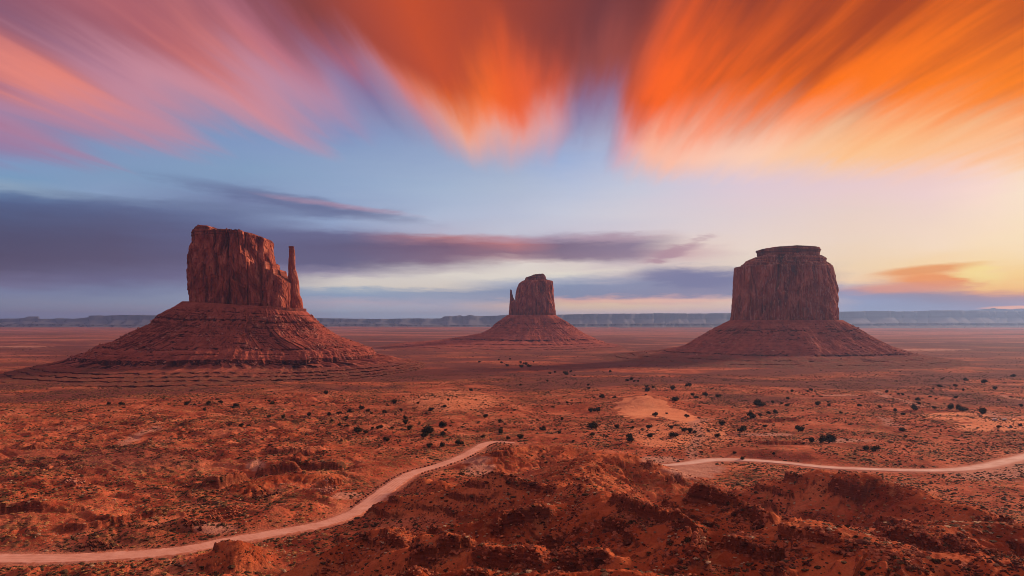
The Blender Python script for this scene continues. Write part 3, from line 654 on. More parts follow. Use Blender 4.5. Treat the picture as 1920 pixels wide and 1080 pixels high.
def talus(parent, Dd, left, right, Fr, Bk, ledges, n=1300, nk=240, seed=1, cxpx=450, yoff=0, e=(.72, .95), origin=(0, 0, 0), gully=1.0, vegz=20, rub=1.0, tilt=0.0):
    Lp = sorted([zx(a, b, Dd)[::-1] for a, b in left]); Rp = sorted([zx(a, b, Dd)[::-1] for a, b in right])
    Lz, Lx = np.array(Lp).T; Rz, Rx = np.array(Rp).T
    Fz, Fv = np.array(sorted(Fr)).T; Bz, Bv = np.array(sorted(Bk)).T
    ztop = max(Lz.max(), Rz.max()) ; zbot = -9.0
    cx0 = (cxpx - 960) / F * Dd
    def cl(z_): return np.clip(z_, zbot, ztop)
    # level spacing: even in combined height / run
    zs = np.linspace(ztop, zbot, 3000); run = np.interp(zs, Fz, Fv)
    ln = np.concatenate([[0], np.cumsum(np.hypot(np.diff(zs) * 3.0, np.diff(run) * .45))])
    zl = np.interp(np.linspace(0, ln[-1], nk), ln, zs)
    t0 = np.linspace(0, 2 * np.pi, n, endpoint=False)
    c, s = np.cos(t0)[None], np.sin(t0)[None]
    z = zl[:, None] + 0 * c
    K = ((ztop - z) / (ztop - zbot))
    per = 300.0
    ux, uy = np.cos(t0)[None] * per + 0 * z, np.sin(t0)[None] * per + 0 * z
    zn = z + (2.6 * perlin(ux / 130, uy / 130, seed + 31) + .9 * perlin(ux / 22, uy / 22, seed + 32)) * np.clip(K * 4, 0, 1)
    zr = zn.copy()
    cut = np.zeros_like(z)
    for (z0, h, ben, m0) in ledges:
        msk = sst(-.25, .15, fbm(ux / 55, uy / 55 + z0, 3, seed + int(z0)) + m0)
        hh = h * (.75 + .5 * fbm(ux / 14, uy / 14, 2, seed + int(z0) + 4))
        inl = (zn <= z0) & (zn > z0 - hh); bel = (zn <= z0 - hh) & (zn > z0 - h - ben)
        tgt = np.where(inl, z0, np.where(bel, z0 - (z0 - hh - zn) * (h + ben) / np.maximum(h + ben - hh, .3), zn))
        zr = np.where(inl | bel, zn + (tgt - zn) * msk, zr)
        cut = np.maximum(cut, inl * msk)
    zi = cl(zr)
    eexp = e[0] + (e[1] - e[0]) * np.clip(K * 3, 0, 1)
    cc_ = np.sign(c) * np.abs(c) ** eexp; ss_ = np.sign(s) * np.abs(s) ** eexp
    rl = cx0 - np.interp(zi, Lz, Lx); rr = np.interp(zi, Rz, Rx) - cx0
    rf = np.interp(zi, Fz, Fv); rb = np.interp(zi, Bz, Bv)
    x = cx0 + np.where(cc_ < 0, rl, rr) * cc_; y = Dd + yoff + np.where(ss_ < 0, rf, rb) * ss_
    # gullies and debris aprons
    wq = 10 * perlin(ux / 60, uy / 60 + z / 30, seed + 47)
    gu = ridged((ux + wq) / 34 + z / 160, (uy + wq) / 34, 3, seed + 41) * .55 + fbm((ux + wq) / 7, uy / 7 + z / 14, 4, seed + 43, .6) * .38
    bd = perlin(z / 3.2 + .6 * perlin(ux / 50, uy / 50, seed + 48), 0 * z + seed, 49) * sst(-.2, .4, fbm(ux / 40, uy / 40 + z / 22, 3, seed + 46))
    gu = gu + bd * .5 * sst(-.35, .35, fbm(ux / 70, uy / 70, 2, seed + 57)) + 2.2 * fbm(ux / 110, uy / 110 + z / 200, 2, seed + 59)
    disp = gu * 4.6 * gully * np.clip(K * 5, .15, 1)
    fan = np.abs(perlin(ux / 17, uy / 17, seed + 45))
    for (z0, h, ben, m0) in ledges:
        below = np.exp(-((z - (z0 - h - ben * .4)) / (h + 1.5)) ** 2); disp += below * (.38 - fan) * h * 1.8
    disp *= (1 - .5 * np.abs(cc_) ** 8)
    sil = 1 + 0 * z
    a_ = np.arctan2(ss_, cc_)
    x = x + np.cos(a_) * disp; y = y + np.sin(a_) * disp
    r_ = fbm(x / 9, y / 9, 4, seed + 51, .65)
    z = z + rub * r_ * 1.0 * np.clip(K * 8, 0, 1) - cut * .2 + tilt * (x - cx0) * np.clip(1 - K * 1.6, 0, 1)
    vg = sst(vegz + 26, vegz, z + 9 * fbm(x / 40, y / 40, 3, seed + 61))
    # close the top
    V = np.stack([x, y, z], -1)
    mx, my = x[0].mean(), y[0].mean(); caps = []
    for f_ in (.7, .4, .02): caps.append(np.stack([mx + (x[0] - mx) * f_, my + (y[0] - my) * f_, z[0] + 0 * x[0]], -1)[None])
    V = np.concatenate(caps[::-1] + [V], 0); vg = np.concatenate([np.zeros((3, n)), vg], 0)
    fc = grid_faces(V.shape[0], n, True)[:, ::-1].copy()
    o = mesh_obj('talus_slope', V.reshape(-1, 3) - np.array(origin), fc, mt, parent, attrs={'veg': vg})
    return o, V
def ico(sub=1):
    import bmesh
    bm = bmesh.new(); bmesh.ops.create_icosphere(bm, subdivisions=sub, radius=1.0)
    v = np.array([w.co[:] for w in bm.verts]); f = np.array([[w.index for w in t_.verts] for t_ in bm.faces]); bm.free(); return v, f
ICO1, ICO2, ICO3 = ico(1), ico(2), ico(3)
def rock_shape(sub=1, seed=0, blocky=.6):
    v, f = (ICO1, ICO2, ICO3)[sub - 1]; rs_ = np.random.RandomState(seed); v = v.copy()
    for _ in range(7):
        nrm = rs_.normal(size=3); nrm /= np.linalg.norm(nrm); dd = v @ nrm; lim = rs_.uniform(.35, .75)
        v = v - np.outer(np.maximum(dd - lim, 0), nrm)
    v *= 1 + .08 * rs_.normal(size=(len(v), 1))
    return v, f
def scatter_mesh(name, pts, sizes, shapes, mat, parent=None, origin=(0, 0, 0), flat=(.6, 1.0), sink=.3, seed=0, smooth=False):
    rs_ = np.random.RandomState(seed); VV, FF = [], []; off = 0
    which = rs_.randint(0, len(shapes), len(pts))
    for w in range(len(shapes)):
        v, f = shapes[w]; idx = np.where(which == w)[0]
        if not len(idx): continue
        a = rs_.rand(len(idx)) * 6.28; ca_, sa_ = np.cos(a), np.sin(a)
        sx_ = sizes[idx] * rs_.uniform(.8, 1.3, len(idx)); sy_ = sizes[idx] * rs_.uniform(.7, 1.1, len(idx)); sz_ = sizes[idx] * rs_.uniform(*flat, len(idx))
        X_ = v[None, :, 0] * sx_[:, None]; Y_ = v[None, :, 1] * sy_[:, None]; Z_ = v[None, :, 2] * sz_[:, None]
        x_ = X_ * ca_[:, None] - Y_ * sa_[:, None] + pts[idx, 0][:, None]; y_ = X_ * sa_[:, None] + Y_ * ca_[:, None] + pts[idx, 1][:, None]
        z_ = Z_ + pts[idx, 2][:, None] + (sz_ * (1 - 2 * sink) * .5)[:, None]
        VV.append(np.stack([x_, y_, z_], -1).reshape(-1, 3))
        FF.append((f[None] + (np.arange(len(idx)) * len(v))[:, None, None] + off).reshape(-1, 3)); off += len(idx) * len(v)
    return mesh_obj(name, np.concatenate(VV) - np.array(origin), np.concatenate(FF), mat, parent, smooth=smooth)
RSH = [rock_shape(2, s) for s in range(6)]
RSH1 = [rock_shape(1, s) for s in range(5)]
def rubble(parent, V, count, seed, origin, zmin, zmax, smax):
    rs_ = np.random.RandomState(seed); P_ = V[3:].reshape(-1, 3)
    ym = V[3:, :, 1].mean()
    ok = (P_[:, 2] > zmin) & (P_[:, 2] < zmax) & (P_[:, 1] < ym + 60)
    P_ = P_[ok]; w = sst(-.2, .7, fbm(P_[:, 0] / 45, P_[:, 1] / 45, 3, seed)) + .08
    # vertices are denser where levels are dense; even out roughly by random choice
    idx = rs_.choice(len(P_), count, p=w / w.sum()); s_ = .75 * (rs_.pareto(2.0, count) + 1); s_ = np.clip(s_, .6, smax * 1.4)
    o = scatter_mesh('rubble', P_[idx], s_, RSH1, m_stonep if False else m_talrock, parent, origin, (.5, .9), .25, seed)
    o['kind'] = 'stuff'; return o
m_talrock = simple_mat('talus_rock', c4(.20, .06, .045), c4(.56, .26, .20), .05)

# --- the butte on the left, with its thumb
Dw = 1700.0; org = (-676.0, Dw, 0.0)
west = empty('butte', org)
tag(west, 'largest red butte, at left, with a thin thumb-like spire on its right side', 'butte', 'red sandstone buttes on the plain')
tower('cliff_tower', west, Dw, [(355,585),(355,560),(353,520),(354,495),(356,470),(361,455),(362,440),(366,432),(372,425),(380,415)], [(512,590),(512,545),(512,515),(511,497),(508,484),(507,460),(505,445),(502,430)],
      [(362,442),(366,432),(374,426),(385,422),(392,419.5),(402,421),(411,426),(415,430),(424,428.5),(444,427.5),(458,430),(474,430.5),(486,435),(492,439),(502,441),(506,447),(510,452)], 140, 88, 0, seed=3, ls=10, rs_=3, e=.76, flute=9.5, origin=org, nk=200, n=1200)
tower('shoulder', west, Dw, [(498,590),(498,480)], [(549,592),(549,540),(548,525),(546,510)],
      [(498,488),(508,489),(512,491),(513,504),(517,505),(518,511),(520,504),(524,502.5),(526,505),(527,513),(533,517),(538,520),(543,525),(549,530)], 136, 62, -4, seed=8, flute=5.0, origin=org, nk=130, n=600, cap=.05)
tower('spire', west, Dw, [(541,592),(541,540),(539.5,520),(540,495),(541,480),(541,461)], [(569,596),(568,580),(565,562),(561,552),(559,528),(556,512),(553.5,505),(552.5,480),(552,469),(551,462)],
      [(540,463),(542,460.5),(547,460),(551,461),(553,469)], 130, 17, 4, seed=12, flute=1.8, origin=org, nk=150, n=300, cap=.04, e=.9)
LW = [(352,572),(337,582),(310,597),(300,610),(267,623),(233,640),(198,648),(187,658),(150,668),(73,693),(0,712),(-160,728),(-300,736)]
RW = [(569,578),(600,610),(625,629),(662,643),(687,654),(696,666),(725,670),(737,677),(779,685),(802,697),(900,707),(1010,716),(1080,725)]
tw, Vw = talus(west, Dw, LW, RW, [(160,86),(140,104),(124,122),(90,158),(56,192),(42,218),(30,236),(20,246),(14,300),(7,390),(1,495),(-4,570),(-9,620)], [(160,90),(124,130),(56,220),(30,300),(0,520),(-9,650)],
      [(139,2.0,3,.0),(121,5.0,5,.35),(88,2.0,4,-.2),(57,5.0,5,.25),(45,2.0,3,-.1),(33,14,7,.75),(12.5,3.0,.8,.9),(8.7,2.6,.8,1.0),(5.3,2.6,.8,.9),(1.9,2.6,.8,1.1),(-1.5,2.2,1.2,.9)],
      n=1700, nk=420, seed=2, cxpx=462, origin=org, vegz=4, gully=1.2, tilt=-.06)
rubble(west, Vw, 5200, 4, org, 22, 130, 3.6)
# --- the middle butte, farthest
De = 3300.0; org = (100.0, De, 0.0)
east = empty('butte', org)
tag(east, 'smallest, farthest butte in the middle with a short thin spire on its left side', 'butte', 'red sandstone buttes on the plain')
tower('cliff_tower', east, De, [(965,600),(967,570),(967,555),(969,541),(973,532),(979,527),(984,525),(985,520),(990,518),(995,515),(1000,510)], [(1041,600),(1040,580),(1038,562),(1037.5,545),(1037,530),(1036,527),(1026,526),(1024,519),(1021,512)],
      [(966,545),(972,533),(980,527),(984.5,524.5),(985,519),(990,517.5),(995,516),(999,513.5),(1012,512),(1020,512),(1023,517),(1024,524.5),(1035,526.5),(1038,530)], 130, 88, 0, seed=21, flute=7.0, n=700, nk=120, origin=org, drape=.8)
tower('spire', east, De, [(953.5,600),(954,586),(956,560),(956.5,543)], [(975,600),(972,566),(966,563.5),(962,557),(960.5,550),(959.5,543)], [(956,544),(957.5,542),(959.5,543.5)], 118, 24, 0, seed=23, flute=2.5, n=240, nk=80, origin=org, cap=.03)
te, Ve = talus(east, De, [(951,591),(929,607),(922,615),(902,625),(860,632),(810,639),(760,643),(690,648),(650,650)], [(1042,591),(1070,610),(1092,625),(1132,642),(1160,646),(1200,648.5),(1240,650)],
      [(143,92),(101,150),(55,235),(30,300),(12,390),(0,760),(-9,900)], [(143,92),(101,150),(55,235),(12,390),(0,700),(-9,800)], [(104,3.5,5,.0),(84,3,4,-.2),(34,7,8,.25),(16,3,3,.3),(9,2,3,.3),(5,2,2,.3)], n=900, nk=200, seed=7, cxpx=999, origin=org, vegz=-10, gully=1.6)
rubble(east, Ve, 900, 5, org, 20, 120, 4)
# --- the broad butte on the right
Dm = 2150.0; org = (865.0, Dm, 0.0)
mer = empty('butte', org)
tag(mer, 'broad flat-topped butte at right with a caprock slab and pale streaks down its cliff', 'butte', 'red sandstone buttes on the plain')
tower('cliff_tower', mer, Dm, [(1371,615),(1371,600),(1372,573),(1374,540),(1375,513),(1376,501),(1389,499),(1390,496),(1397,491),(1399,486),(1412,480),(1419,477)], [(1573,615),(1572,602),(1573,573),(1574,537),(1570,517),(1567,500),(1561,494),(1556,491),(1557,486),(1546,480),(1538,475)],
      [(1376,500.5),(1389,499.5),(1391,496),(1397,491.5),(1399,487),(1410,480.5),(1420,476),(1480,472),(1538,475),(1548,481),(1557,486),(1562,494),(1568,501)], 96, 112, 0, seed=33, mat=m_cliff2, ls=5, rs_=-10, e=.85, flute=9.0, n=1300, nk=190, origin=org, drape=1.0, cap=.16)
tower('caprock', mer, Dm, [(1421,482),(1421,475),(1419,471),(1420,467),(1424,465)], [(1536,482),(1537,474),(1538.5,470),(1537,465),(1534,462)],
      [(1419,467),(1424,465),(1440,462.5),(1460,461.5),(1482,460),(1500,461),(1520,461.5),(1533,462.5),(1538,466)], 318, 66, 0, seed=35, ls=3, rs_=-5, flute=2.5, n=500, nk=40, origin=org, cap=.9)
tm_, Vm = talus(mer, Dm, [(1375,600),(1340,620),(1317,633),(1290,650),(1267,655),(1240,659),(1150,669),(1020,679),(900,686)], [(1569,600),(1610,623),(1653,647),(1683,657),(1727,668),(1807,677),(1920,684),(2040,690)],
      [(120,116),(108,128),(86,158),(60,196),(36,238),(22,262),(12,340),(4,440),(-3,540),(-9,640)], [(120,116),(86,158),(36,238),(22,270),(0,500),(-9,640)], [(90,4.5,5,.15),(66,2,3,-.3),(24,4.0,4,.45),(12,2.5,3,.0),(6,1.5,2,.1)], n=1300, nk=260, seed=13, cxpx=1472, origin=org, vegz=8, gully=1.4)
rubble(mer, Vm, 1800, 6, org, 12, 110, 3.2)

# ================================================================== far mesas
mh, q = new_mat('haze_tinted_mesa')
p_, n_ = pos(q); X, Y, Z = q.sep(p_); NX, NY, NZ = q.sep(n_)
c = q.ramp(q.noise(q.xyz(q.m('DIVIDE', X, 900.), q.m('DIVIDE', Y, 900.), q.m('DIVIDE', Z, 60.)), 1, 5, .6), [(.35, c4(.09, .105, .14)), (.65, c4(.13, .14, .18))])  # plateau vegetation grey, with the pale blue of distance haze put into the colour
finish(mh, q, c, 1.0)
def mesa(pts, Dd, zb, depth, front, jag=6.0, seed=0):
    pts = sorted(pts); n = 900
    pxs = np.linspace(pts[0][0], pts[-1][0], n); pys = np.interp(pxs, [a for a, _ in pts], [b for _, b in pts])
    x = (pxs - 960) / F * Dd; zt = CAMZ - (pys - HOR) / F * Dd + perlin(pxs / 9, 0 * pxs, seed) * jag * .5
    inout = fbm(pxs / 22, 0 * pxs, 4, seed + 3) * front * .5
    rows = []
    h = zt - zb
    for fy, fz in ((-front * 1.8, 0), (-front, .12), (-front * .55, .30), (-front * .22, .52), (-front * .10, .60), (-front * .06, .93), (0, 1.0), (depth, .98), (depth + front, 0)):
        jj = inout * np.clip(-fy / front + .35, 0, 1.2) + fbm(pxs / 6, pxs * 0 + fy, 3, seed + 9) * front * .08
        rows.append(np.stack([x * (1 + (fy + jj) / Dd), Dd + fy - jj + 0 * x, zb + h * fz], -1))
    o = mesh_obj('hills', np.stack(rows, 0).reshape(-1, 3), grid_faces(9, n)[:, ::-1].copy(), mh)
    return tag(o, kind='structure')
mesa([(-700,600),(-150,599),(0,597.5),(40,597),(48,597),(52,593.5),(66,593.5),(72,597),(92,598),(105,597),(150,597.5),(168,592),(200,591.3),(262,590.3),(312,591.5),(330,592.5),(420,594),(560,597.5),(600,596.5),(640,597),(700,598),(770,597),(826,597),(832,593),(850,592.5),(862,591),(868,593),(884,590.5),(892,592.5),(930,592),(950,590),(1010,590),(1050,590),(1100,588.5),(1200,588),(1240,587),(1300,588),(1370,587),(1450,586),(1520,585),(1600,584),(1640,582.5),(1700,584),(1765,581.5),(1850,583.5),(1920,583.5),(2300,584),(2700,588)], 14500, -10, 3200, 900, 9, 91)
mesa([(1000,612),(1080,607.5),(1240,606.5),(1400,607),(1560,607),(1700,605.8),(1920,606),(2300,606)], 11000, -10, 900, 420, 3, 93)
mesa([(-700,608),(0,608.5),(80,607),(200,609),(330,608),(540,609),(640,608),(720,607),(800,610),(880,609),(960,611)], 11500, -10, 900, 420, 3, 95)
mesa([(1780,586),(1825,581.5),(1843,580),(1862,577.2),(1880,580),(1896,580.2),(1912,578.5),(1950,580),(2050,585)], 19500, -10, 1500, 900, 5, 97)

# ================================================================== vegetation and stones
def tuft_shape(seed, sub=2, squash=.65):
    v, f = (ICO1, ICO2, ICO3)[sub - 1]; v = v.copy(); rs_ = np.random.RandomState(seed)
    r_ = 1 + .30 * fbm(v[:, 0] * 2.2 + seed, v[:, 1] * 2.2 + v[:, 2], 3, seed) + .10 * rs_.normal(size=len(v))
    v *= r_[:, None]; v[:, 2] = np.where(v[:, 2] < 0, v[:, 2] * .35, v[:, 2] * squash); return v, f
TS = [tuft_shape(s, 2) for s in range(5)]; TS1 = [tuft_shape(s, 1) for s in range(5)]
def visible_pts(n, y0, y1, seed, power=1.6, px0=-60, px1=1980):
    rs_ = np.random.RandomState(seed)
    y = (y0 ** (-power + 1) + rs_.rand(n) * (y1 ** (-power + 1) - y0 ** (-power + 1))) ** (1 / (-power + 1)) if power != 1 else np.exp(rs_.uniform(np.log(y0), np.log(y1), n))
    x = (rs_.uniform(px0, px1, n) - 960) / F * y
    return x, y
def scrub_layer(name, n, y0, y1, seed, mat, smin, smax, shapes, thr, freq, labelkind, power=.6, hillw=.30):
    x, y = visible_pts(n, y0, y1, seed, power)
    z, rk_, hm_, rd = height(x, y, True)
    den = fbm(x / freq, y / freq, 4, seed)
    px = pxof(x, y); py = HOR + (CAMZ - z) * F / y
    insand = (((px - 1205) / 58) ** 2 + ((py - 762) / 24) ** 2 < 1) | (((px - 1205) / 52) ** 2 + ((py - 764) / 22) ** 2 < 1) | (((px - 1262) / 50) ** 2 + ((py - 776 - .25 * (px - 1262)) / 12) ** 2 < 1)
    rs_ = np.random.RandomState(seed + 1)
    keep = (den + .5 * rs_.rand(n) - .25 > thr) & (rd > 3) & ~insand & ((hm_ < .35) | (rs_.rand(n) < hillw))
    keep &= ~(((px - 1310) / 45) ** 2 + ((py - 882) / 16) ** 2 < 1)
    x, y, z = x[keep], y[keep], z[keep]
    s_ = rs_.uniform(smin, smax, len(x)) * rs_.choice([.7, 1, 1.5], len(x), p=[.5, .38, .12])
    o = scatter_mesh(name, np.stack([x, y, z - .05], -1), s_, shapes, mat, seed=seed, flat=(.6, .9), sink=.5)
    o['kind'] = 'stuff'; return o
scrub_layer('low_scrub', 130000, 300, 1500, 101, m_scrub, .55, 1.25, TS1, -.12, 75, 'x', -.2)
scrub_layer('dry_grass', 60000, 300, 1400, 103, m_grass, .5, 1.1, TS1, -.05, 60, 'x', -.2)
scrub_layer('hill_scrub', 30000, 150, 520, 107, m_scrub, .35, .8, TS1, .12, 22, 'x', .8, .9)
scrub_layer('distant_scrub', 16000, 650, 2800, 109, m_scrub, 1.0, 2.1, TS1, -.1, 160, 'x', .2, .3)
scrub_layer('sage', 14000, 200, 900, 105, m_sage, .45, .85, TS1, -.1, 40, 'x', .6, .8)

# individual low bushes and stones on the near hills: biggest in view
def place_many(name, datas, mats_label, n, y0, y1, seed, smin, smax, label, cat, group, cond, sink=.1, flat=(.7, 1.0), px0=-30, px1=1950, power=1.0):
    x, y = visible_pts(n * 12, y0, y1, seed, power, px0, px1)
    z, rk_, hm_, rd = height(x, y, True); py = HOR + (CAMZ - z) * F / y; px = pxof(x, y)
    ok = np.where(cond(x, y, z, rk_, hm_, rd, px, py) & (py < 1086))[0][:n]
    rs_ = random.Random(seed)
    for k, i in enumerate(ok):
        o = bpy.data.objects.new(name, datas[k % len(datas)]); col.objects.link(o)
        s_ = rs_.uniform(smin, smax) * rs_.choice([.6, .8, 1, 1, 1.5])
        o.location = (x[i], y[i], z[i] - sink * s_ * .5); o.rotation_euler = (rs_.uniform(-.15, .15), rs_.uniform(-.15, .15), rs_.uniform(0, 6.28))
        o.scale = (s_, s_ * rs_.uniform(.8, 1.1), s_ * rs_.uniform(*flat))
        tag(o, label, cat, group)
    return len(ok)
def data_of(name, shape, mat, smooth=False):
    o = mesh_obj(name, shape[0], shape[1], mat, smooth=smooth); me = o.data; bpy.data.objects.remove(o); return me
def bush_shape(seed, n=420, squash=.7, leaf=.16):
    """low dome of small upright leaf clumps"""
    rs_ = np.random.RandomState(seed); V = []; Fc = []
    core, cf = tuft_shape(seed, 2, squash); core = core * .72
    V.append(core); Fc.append(cf); off = len(core)
    d_ = rs_.normal(size=(n, 3)); d_[:, 2] = np.abs(d_[:, 2]); d_ /= np.linalg.norm(d_, axis=1)[:, None]
    rad = rs_.uniform(.70, 1.05, n) * (1 + .22 * fbm(d_[:, 0] * 2 + seed, d_[:, 1] * 2, 2, seed)); c_ = d_ * rad[:, None]; c_[:, 2] *= squash
    for i in range(n):
        up = d_[i] + rs_.normal(size=3) * .5; up /= np.linalg.norm(up); sd = np.cross(up, rs_.normal(size=3)); sd /= np.linalg.norm(sd)
        V.append(np.array([c_[i] - sd * leaf * .5, c_[i] + sd * leaf * .5, c_[i] + up * leaf])); Fc.append(np.array([[0, 1, 2]]) + off); off += 3
    return np.concatenate(V), np.concatenate(Fc)
BU = [data_of('sagebrush', bush_shape(s), m_sage) for s in range(5)]
BD = [data_of('scrub_bush', bush_shape(s + 20), m_scrub) for s in range(4)]
RD = [data_of('boulder', rock_shape(3, s + 40), m_stone) for s in range(6)]
RDD = [data_of('boulder', rock_shape(3, s + 60), m_stoned) for s in range(6)]
place_many('sagebrush', BU, None, 260, 150, 420, 201, .5, .85, 'small pale rounded sagebrush clump on the red near hills', 'bush', 'pale sagebrush clumps on the near hills', lambda x, y, z, rk, hm, rd, px, py: (hm > .35) & (rk < .25) & (px > 560) & (rd > 5))
place_many('scrub_bush', BD, None, 110, 150, 420, 203, .6, 1.2, 'small dark green scrub bush among rocks on the red near hills', 'bush', 'dark scrub bushes on the near hills', lambda x, y, z, rk, hm, rd, px, py: (hm > .25) & (px > 560) & (rd > 5) & (fbm(x / 25, y / 25, 2, 77) > 0))
place_many('boulder', RDD, None, 280, 150, 400, 205, .7, 1.7, 'dark red angular boulder along a broken ledge of the near hills', 'boulder', 'dark boulders on the ledges of the near hills', lambda x, y, z, rk, hm, rd, px, py: ((rk > .35) | (fbm(x / 16, y / 16, 3, 79) > .55)) & (px > 600) & (rd > 6), flat=(.5, .85))
place_many('scrub_bush', BD, None, 185, 430, 1500, 207, 1.1, 1.9, 'small dark scrub bush on the speckled plain behind the roads', 'bush', 'small dark scrub bushes on the plain', lambda x, y, z, rk, hm, rd, px, py: (rd > 8) & (hm < .3) & (fbm(x / 120, y / 120, 3, 88) > -.1) & ((px > 640) | (y > 600)) & ~((((px - 1225) / 85) ** 2 + ((py - 768) / 26) ** 2) < 1), power=.3)
def stones(nm, n, y0, y1, seed, smin, smax, mat, rk0, px0):
    x, y = visible_pts(n, y0, y1, seed, .9, px0, 1960); z, rk, hm, rd = height(x, y, True)
    rs_ = np.random.RandomState(seed)
    keep = (rd > 4) & ((rk > rk0) | (fbm(x / 18, y / 18, 4, seed) > .2)) & ((hm > .15) | (rs_.rand(n) < .15))
    o = scatter_mesh(nm, np.stack([x, y, z], -1)[keep], smin + (smax - smin) * rs_.rand(keep.sum()) ** 2.5, RSH1, mat, seed=seed, flat=(.5, .85), sink=.45)
    o['kind'] = 'stuff'
stones('loose_stones', 95000, 150, 480, 301, .22, 1.4, m_stone, .2, 500)
stones('ledge_rubble', 30000, 150, 430, 303, .3, 1.2, m_stoned, .35, 600)
stones('valley_stones', 30000, 320, 640, 305, .25, .9, m_stone, .25, -40)
# rocks lining the outer edge of the left road
def row(path, px0, px1, side, gap, label, group, seed):
    rs_ = random.Random(seed); acc = 0; cnt = 0
    tg = np.gradient(path[:, :2], axis=0)
    for i in range(len(path) - 1):
        L = float(np.hypot(*(path[i + 1][:2] - path[i][:2]))); acc += L
        px = 960 + F * path[i][0] / path[i][1]
        if px < px0 or px > px1 or acc < gap: continue
        acc = 0; t_ = tg[i] / np.linalg.norm(tg[i]); nr = np.array([-t_[1], t_[0]]) * side
        p = path[i][:2] + nr * (path[i][2] * .5 + 1.2 + rs_.uniform(-.2, .2))
        o = bpy.data.objects.new('roadside_rock', RDD[cnt % 6]); col.objects.link(o); s_ = rs_.uniform(.7, 1.15)
        zz = float(ground_at(p[0], p[1])[0]); o.location = (p[0], p[1], zz + .25); o.scale = (s_, s_, s_ * .9); o.rotation_euler = (0, 0, rs_.uniform(0, 6)); cnt += 1
        tag(o, label, 'rock', group)
dl = dens(RL_)
row(dl, 680, 830, 1, 3.2, 'dark rock in the row lining the far side of the road bend', 'rocks lining the far side of the bend', 1)
row(dl, 775, 885, -1, 3.4, 'dark rock in the row lining the near side of the road beyond the bend', 'rocks lining the near side of the road', 2)
row(dl, 900, 966, -1, 3.4, 'dark rock in the row at the vanishing end of the left road', 'rocks lining the end of the left road', 3)

# junipers
def crown_shape(seed, n=700):
    rs_ = np.random.RandomState(seed); V = []; Fc = []; off = 0
    nb = rs_.randint(4, 8); blobs = [(rs_.uniform(-.55, .55), rs_.uniform(-.5, .5), rs_.uniform(.45, 1.15), rs_.uniform(.38, .62)) for _ in range(nb)]
    for (bx, by, bz, br) in blobs:
        v, f = tuft_shape(int(rs_.randint(1000)), 2, .9); v = v * br * .75; v[:, 2] = np.abs(v[:, 2]) * 1.0 - br * .1 * 0
        V.append(v + (bx, by, bz - br * .35)); Fc.append(f + off); off += len(v)
    for i in range(n):
        bx, by, bz, br = blobs[rs_.randint(nb)]; d_ = rs_.normal(size=3); d_ /= np.linalg.norm(d_)
        c_ = np.array([bx, by, bz]) + d_ * br * rs_.uniform(.6, 1.05)
        if c_[2] < .12: c_[2] = .12 + rs_.rand() * .1
        a = rs_.normal(size=3); a /= np.linalg.norm(a); b = np.cross(a, rs_.normal(size=3)); b /= np.linalg.norm(b); L = .15
        V.append(np.array([c_ - b * L * .5, c_ + b * L * .5, c_ + a * L])); Fc.append(np.array([[0, 1, 2]]) + off); off += 3
    return np.concatenate(V), np.concatenate(Fc)
def trunk_shape(seed):
    rs_ = np.random.RandomState(seed); V = []; Fc = []; off = 0
    for k in range(4):
        a = rs_.uniform(0, 6.28); tip = np.array([math.cos(a) * .45, math.sin(a) * .45, rs_.uniform(.6, .95)]) if k else np.array([0, 0, .8])
        for j, t_ in enumerate((0, .4, 1.0)):
            r_ = .10 * (1 - .75 * t_) * (1 if k == 0 else .6); c_ = tip * t_ + np.array([0, 0, -.12 * (1 - t_)])
            for m in range(6): V.append((c_[0] + r_ * math.cos(m * 1.047), c_[1] + r_ * math.sin(m * 1.047), c_[2]))
        for j in range(2):
            for m in range(6): Fc.append((off + j * 6 + m, off + j * 6 + (m + 1) % 6, off + (j + 1) * 6 + (m + 1) % 6, off + (j + 1) * 6 + m))
        off += 18
    return np.array(V), np.array(Fc)
CR = [data_of('crown', crown_shape(s), m_jun) for s in range(7)]; TK = [data_of('trunk', trunk_shape(s), m_bark, True) for s in range(4)]
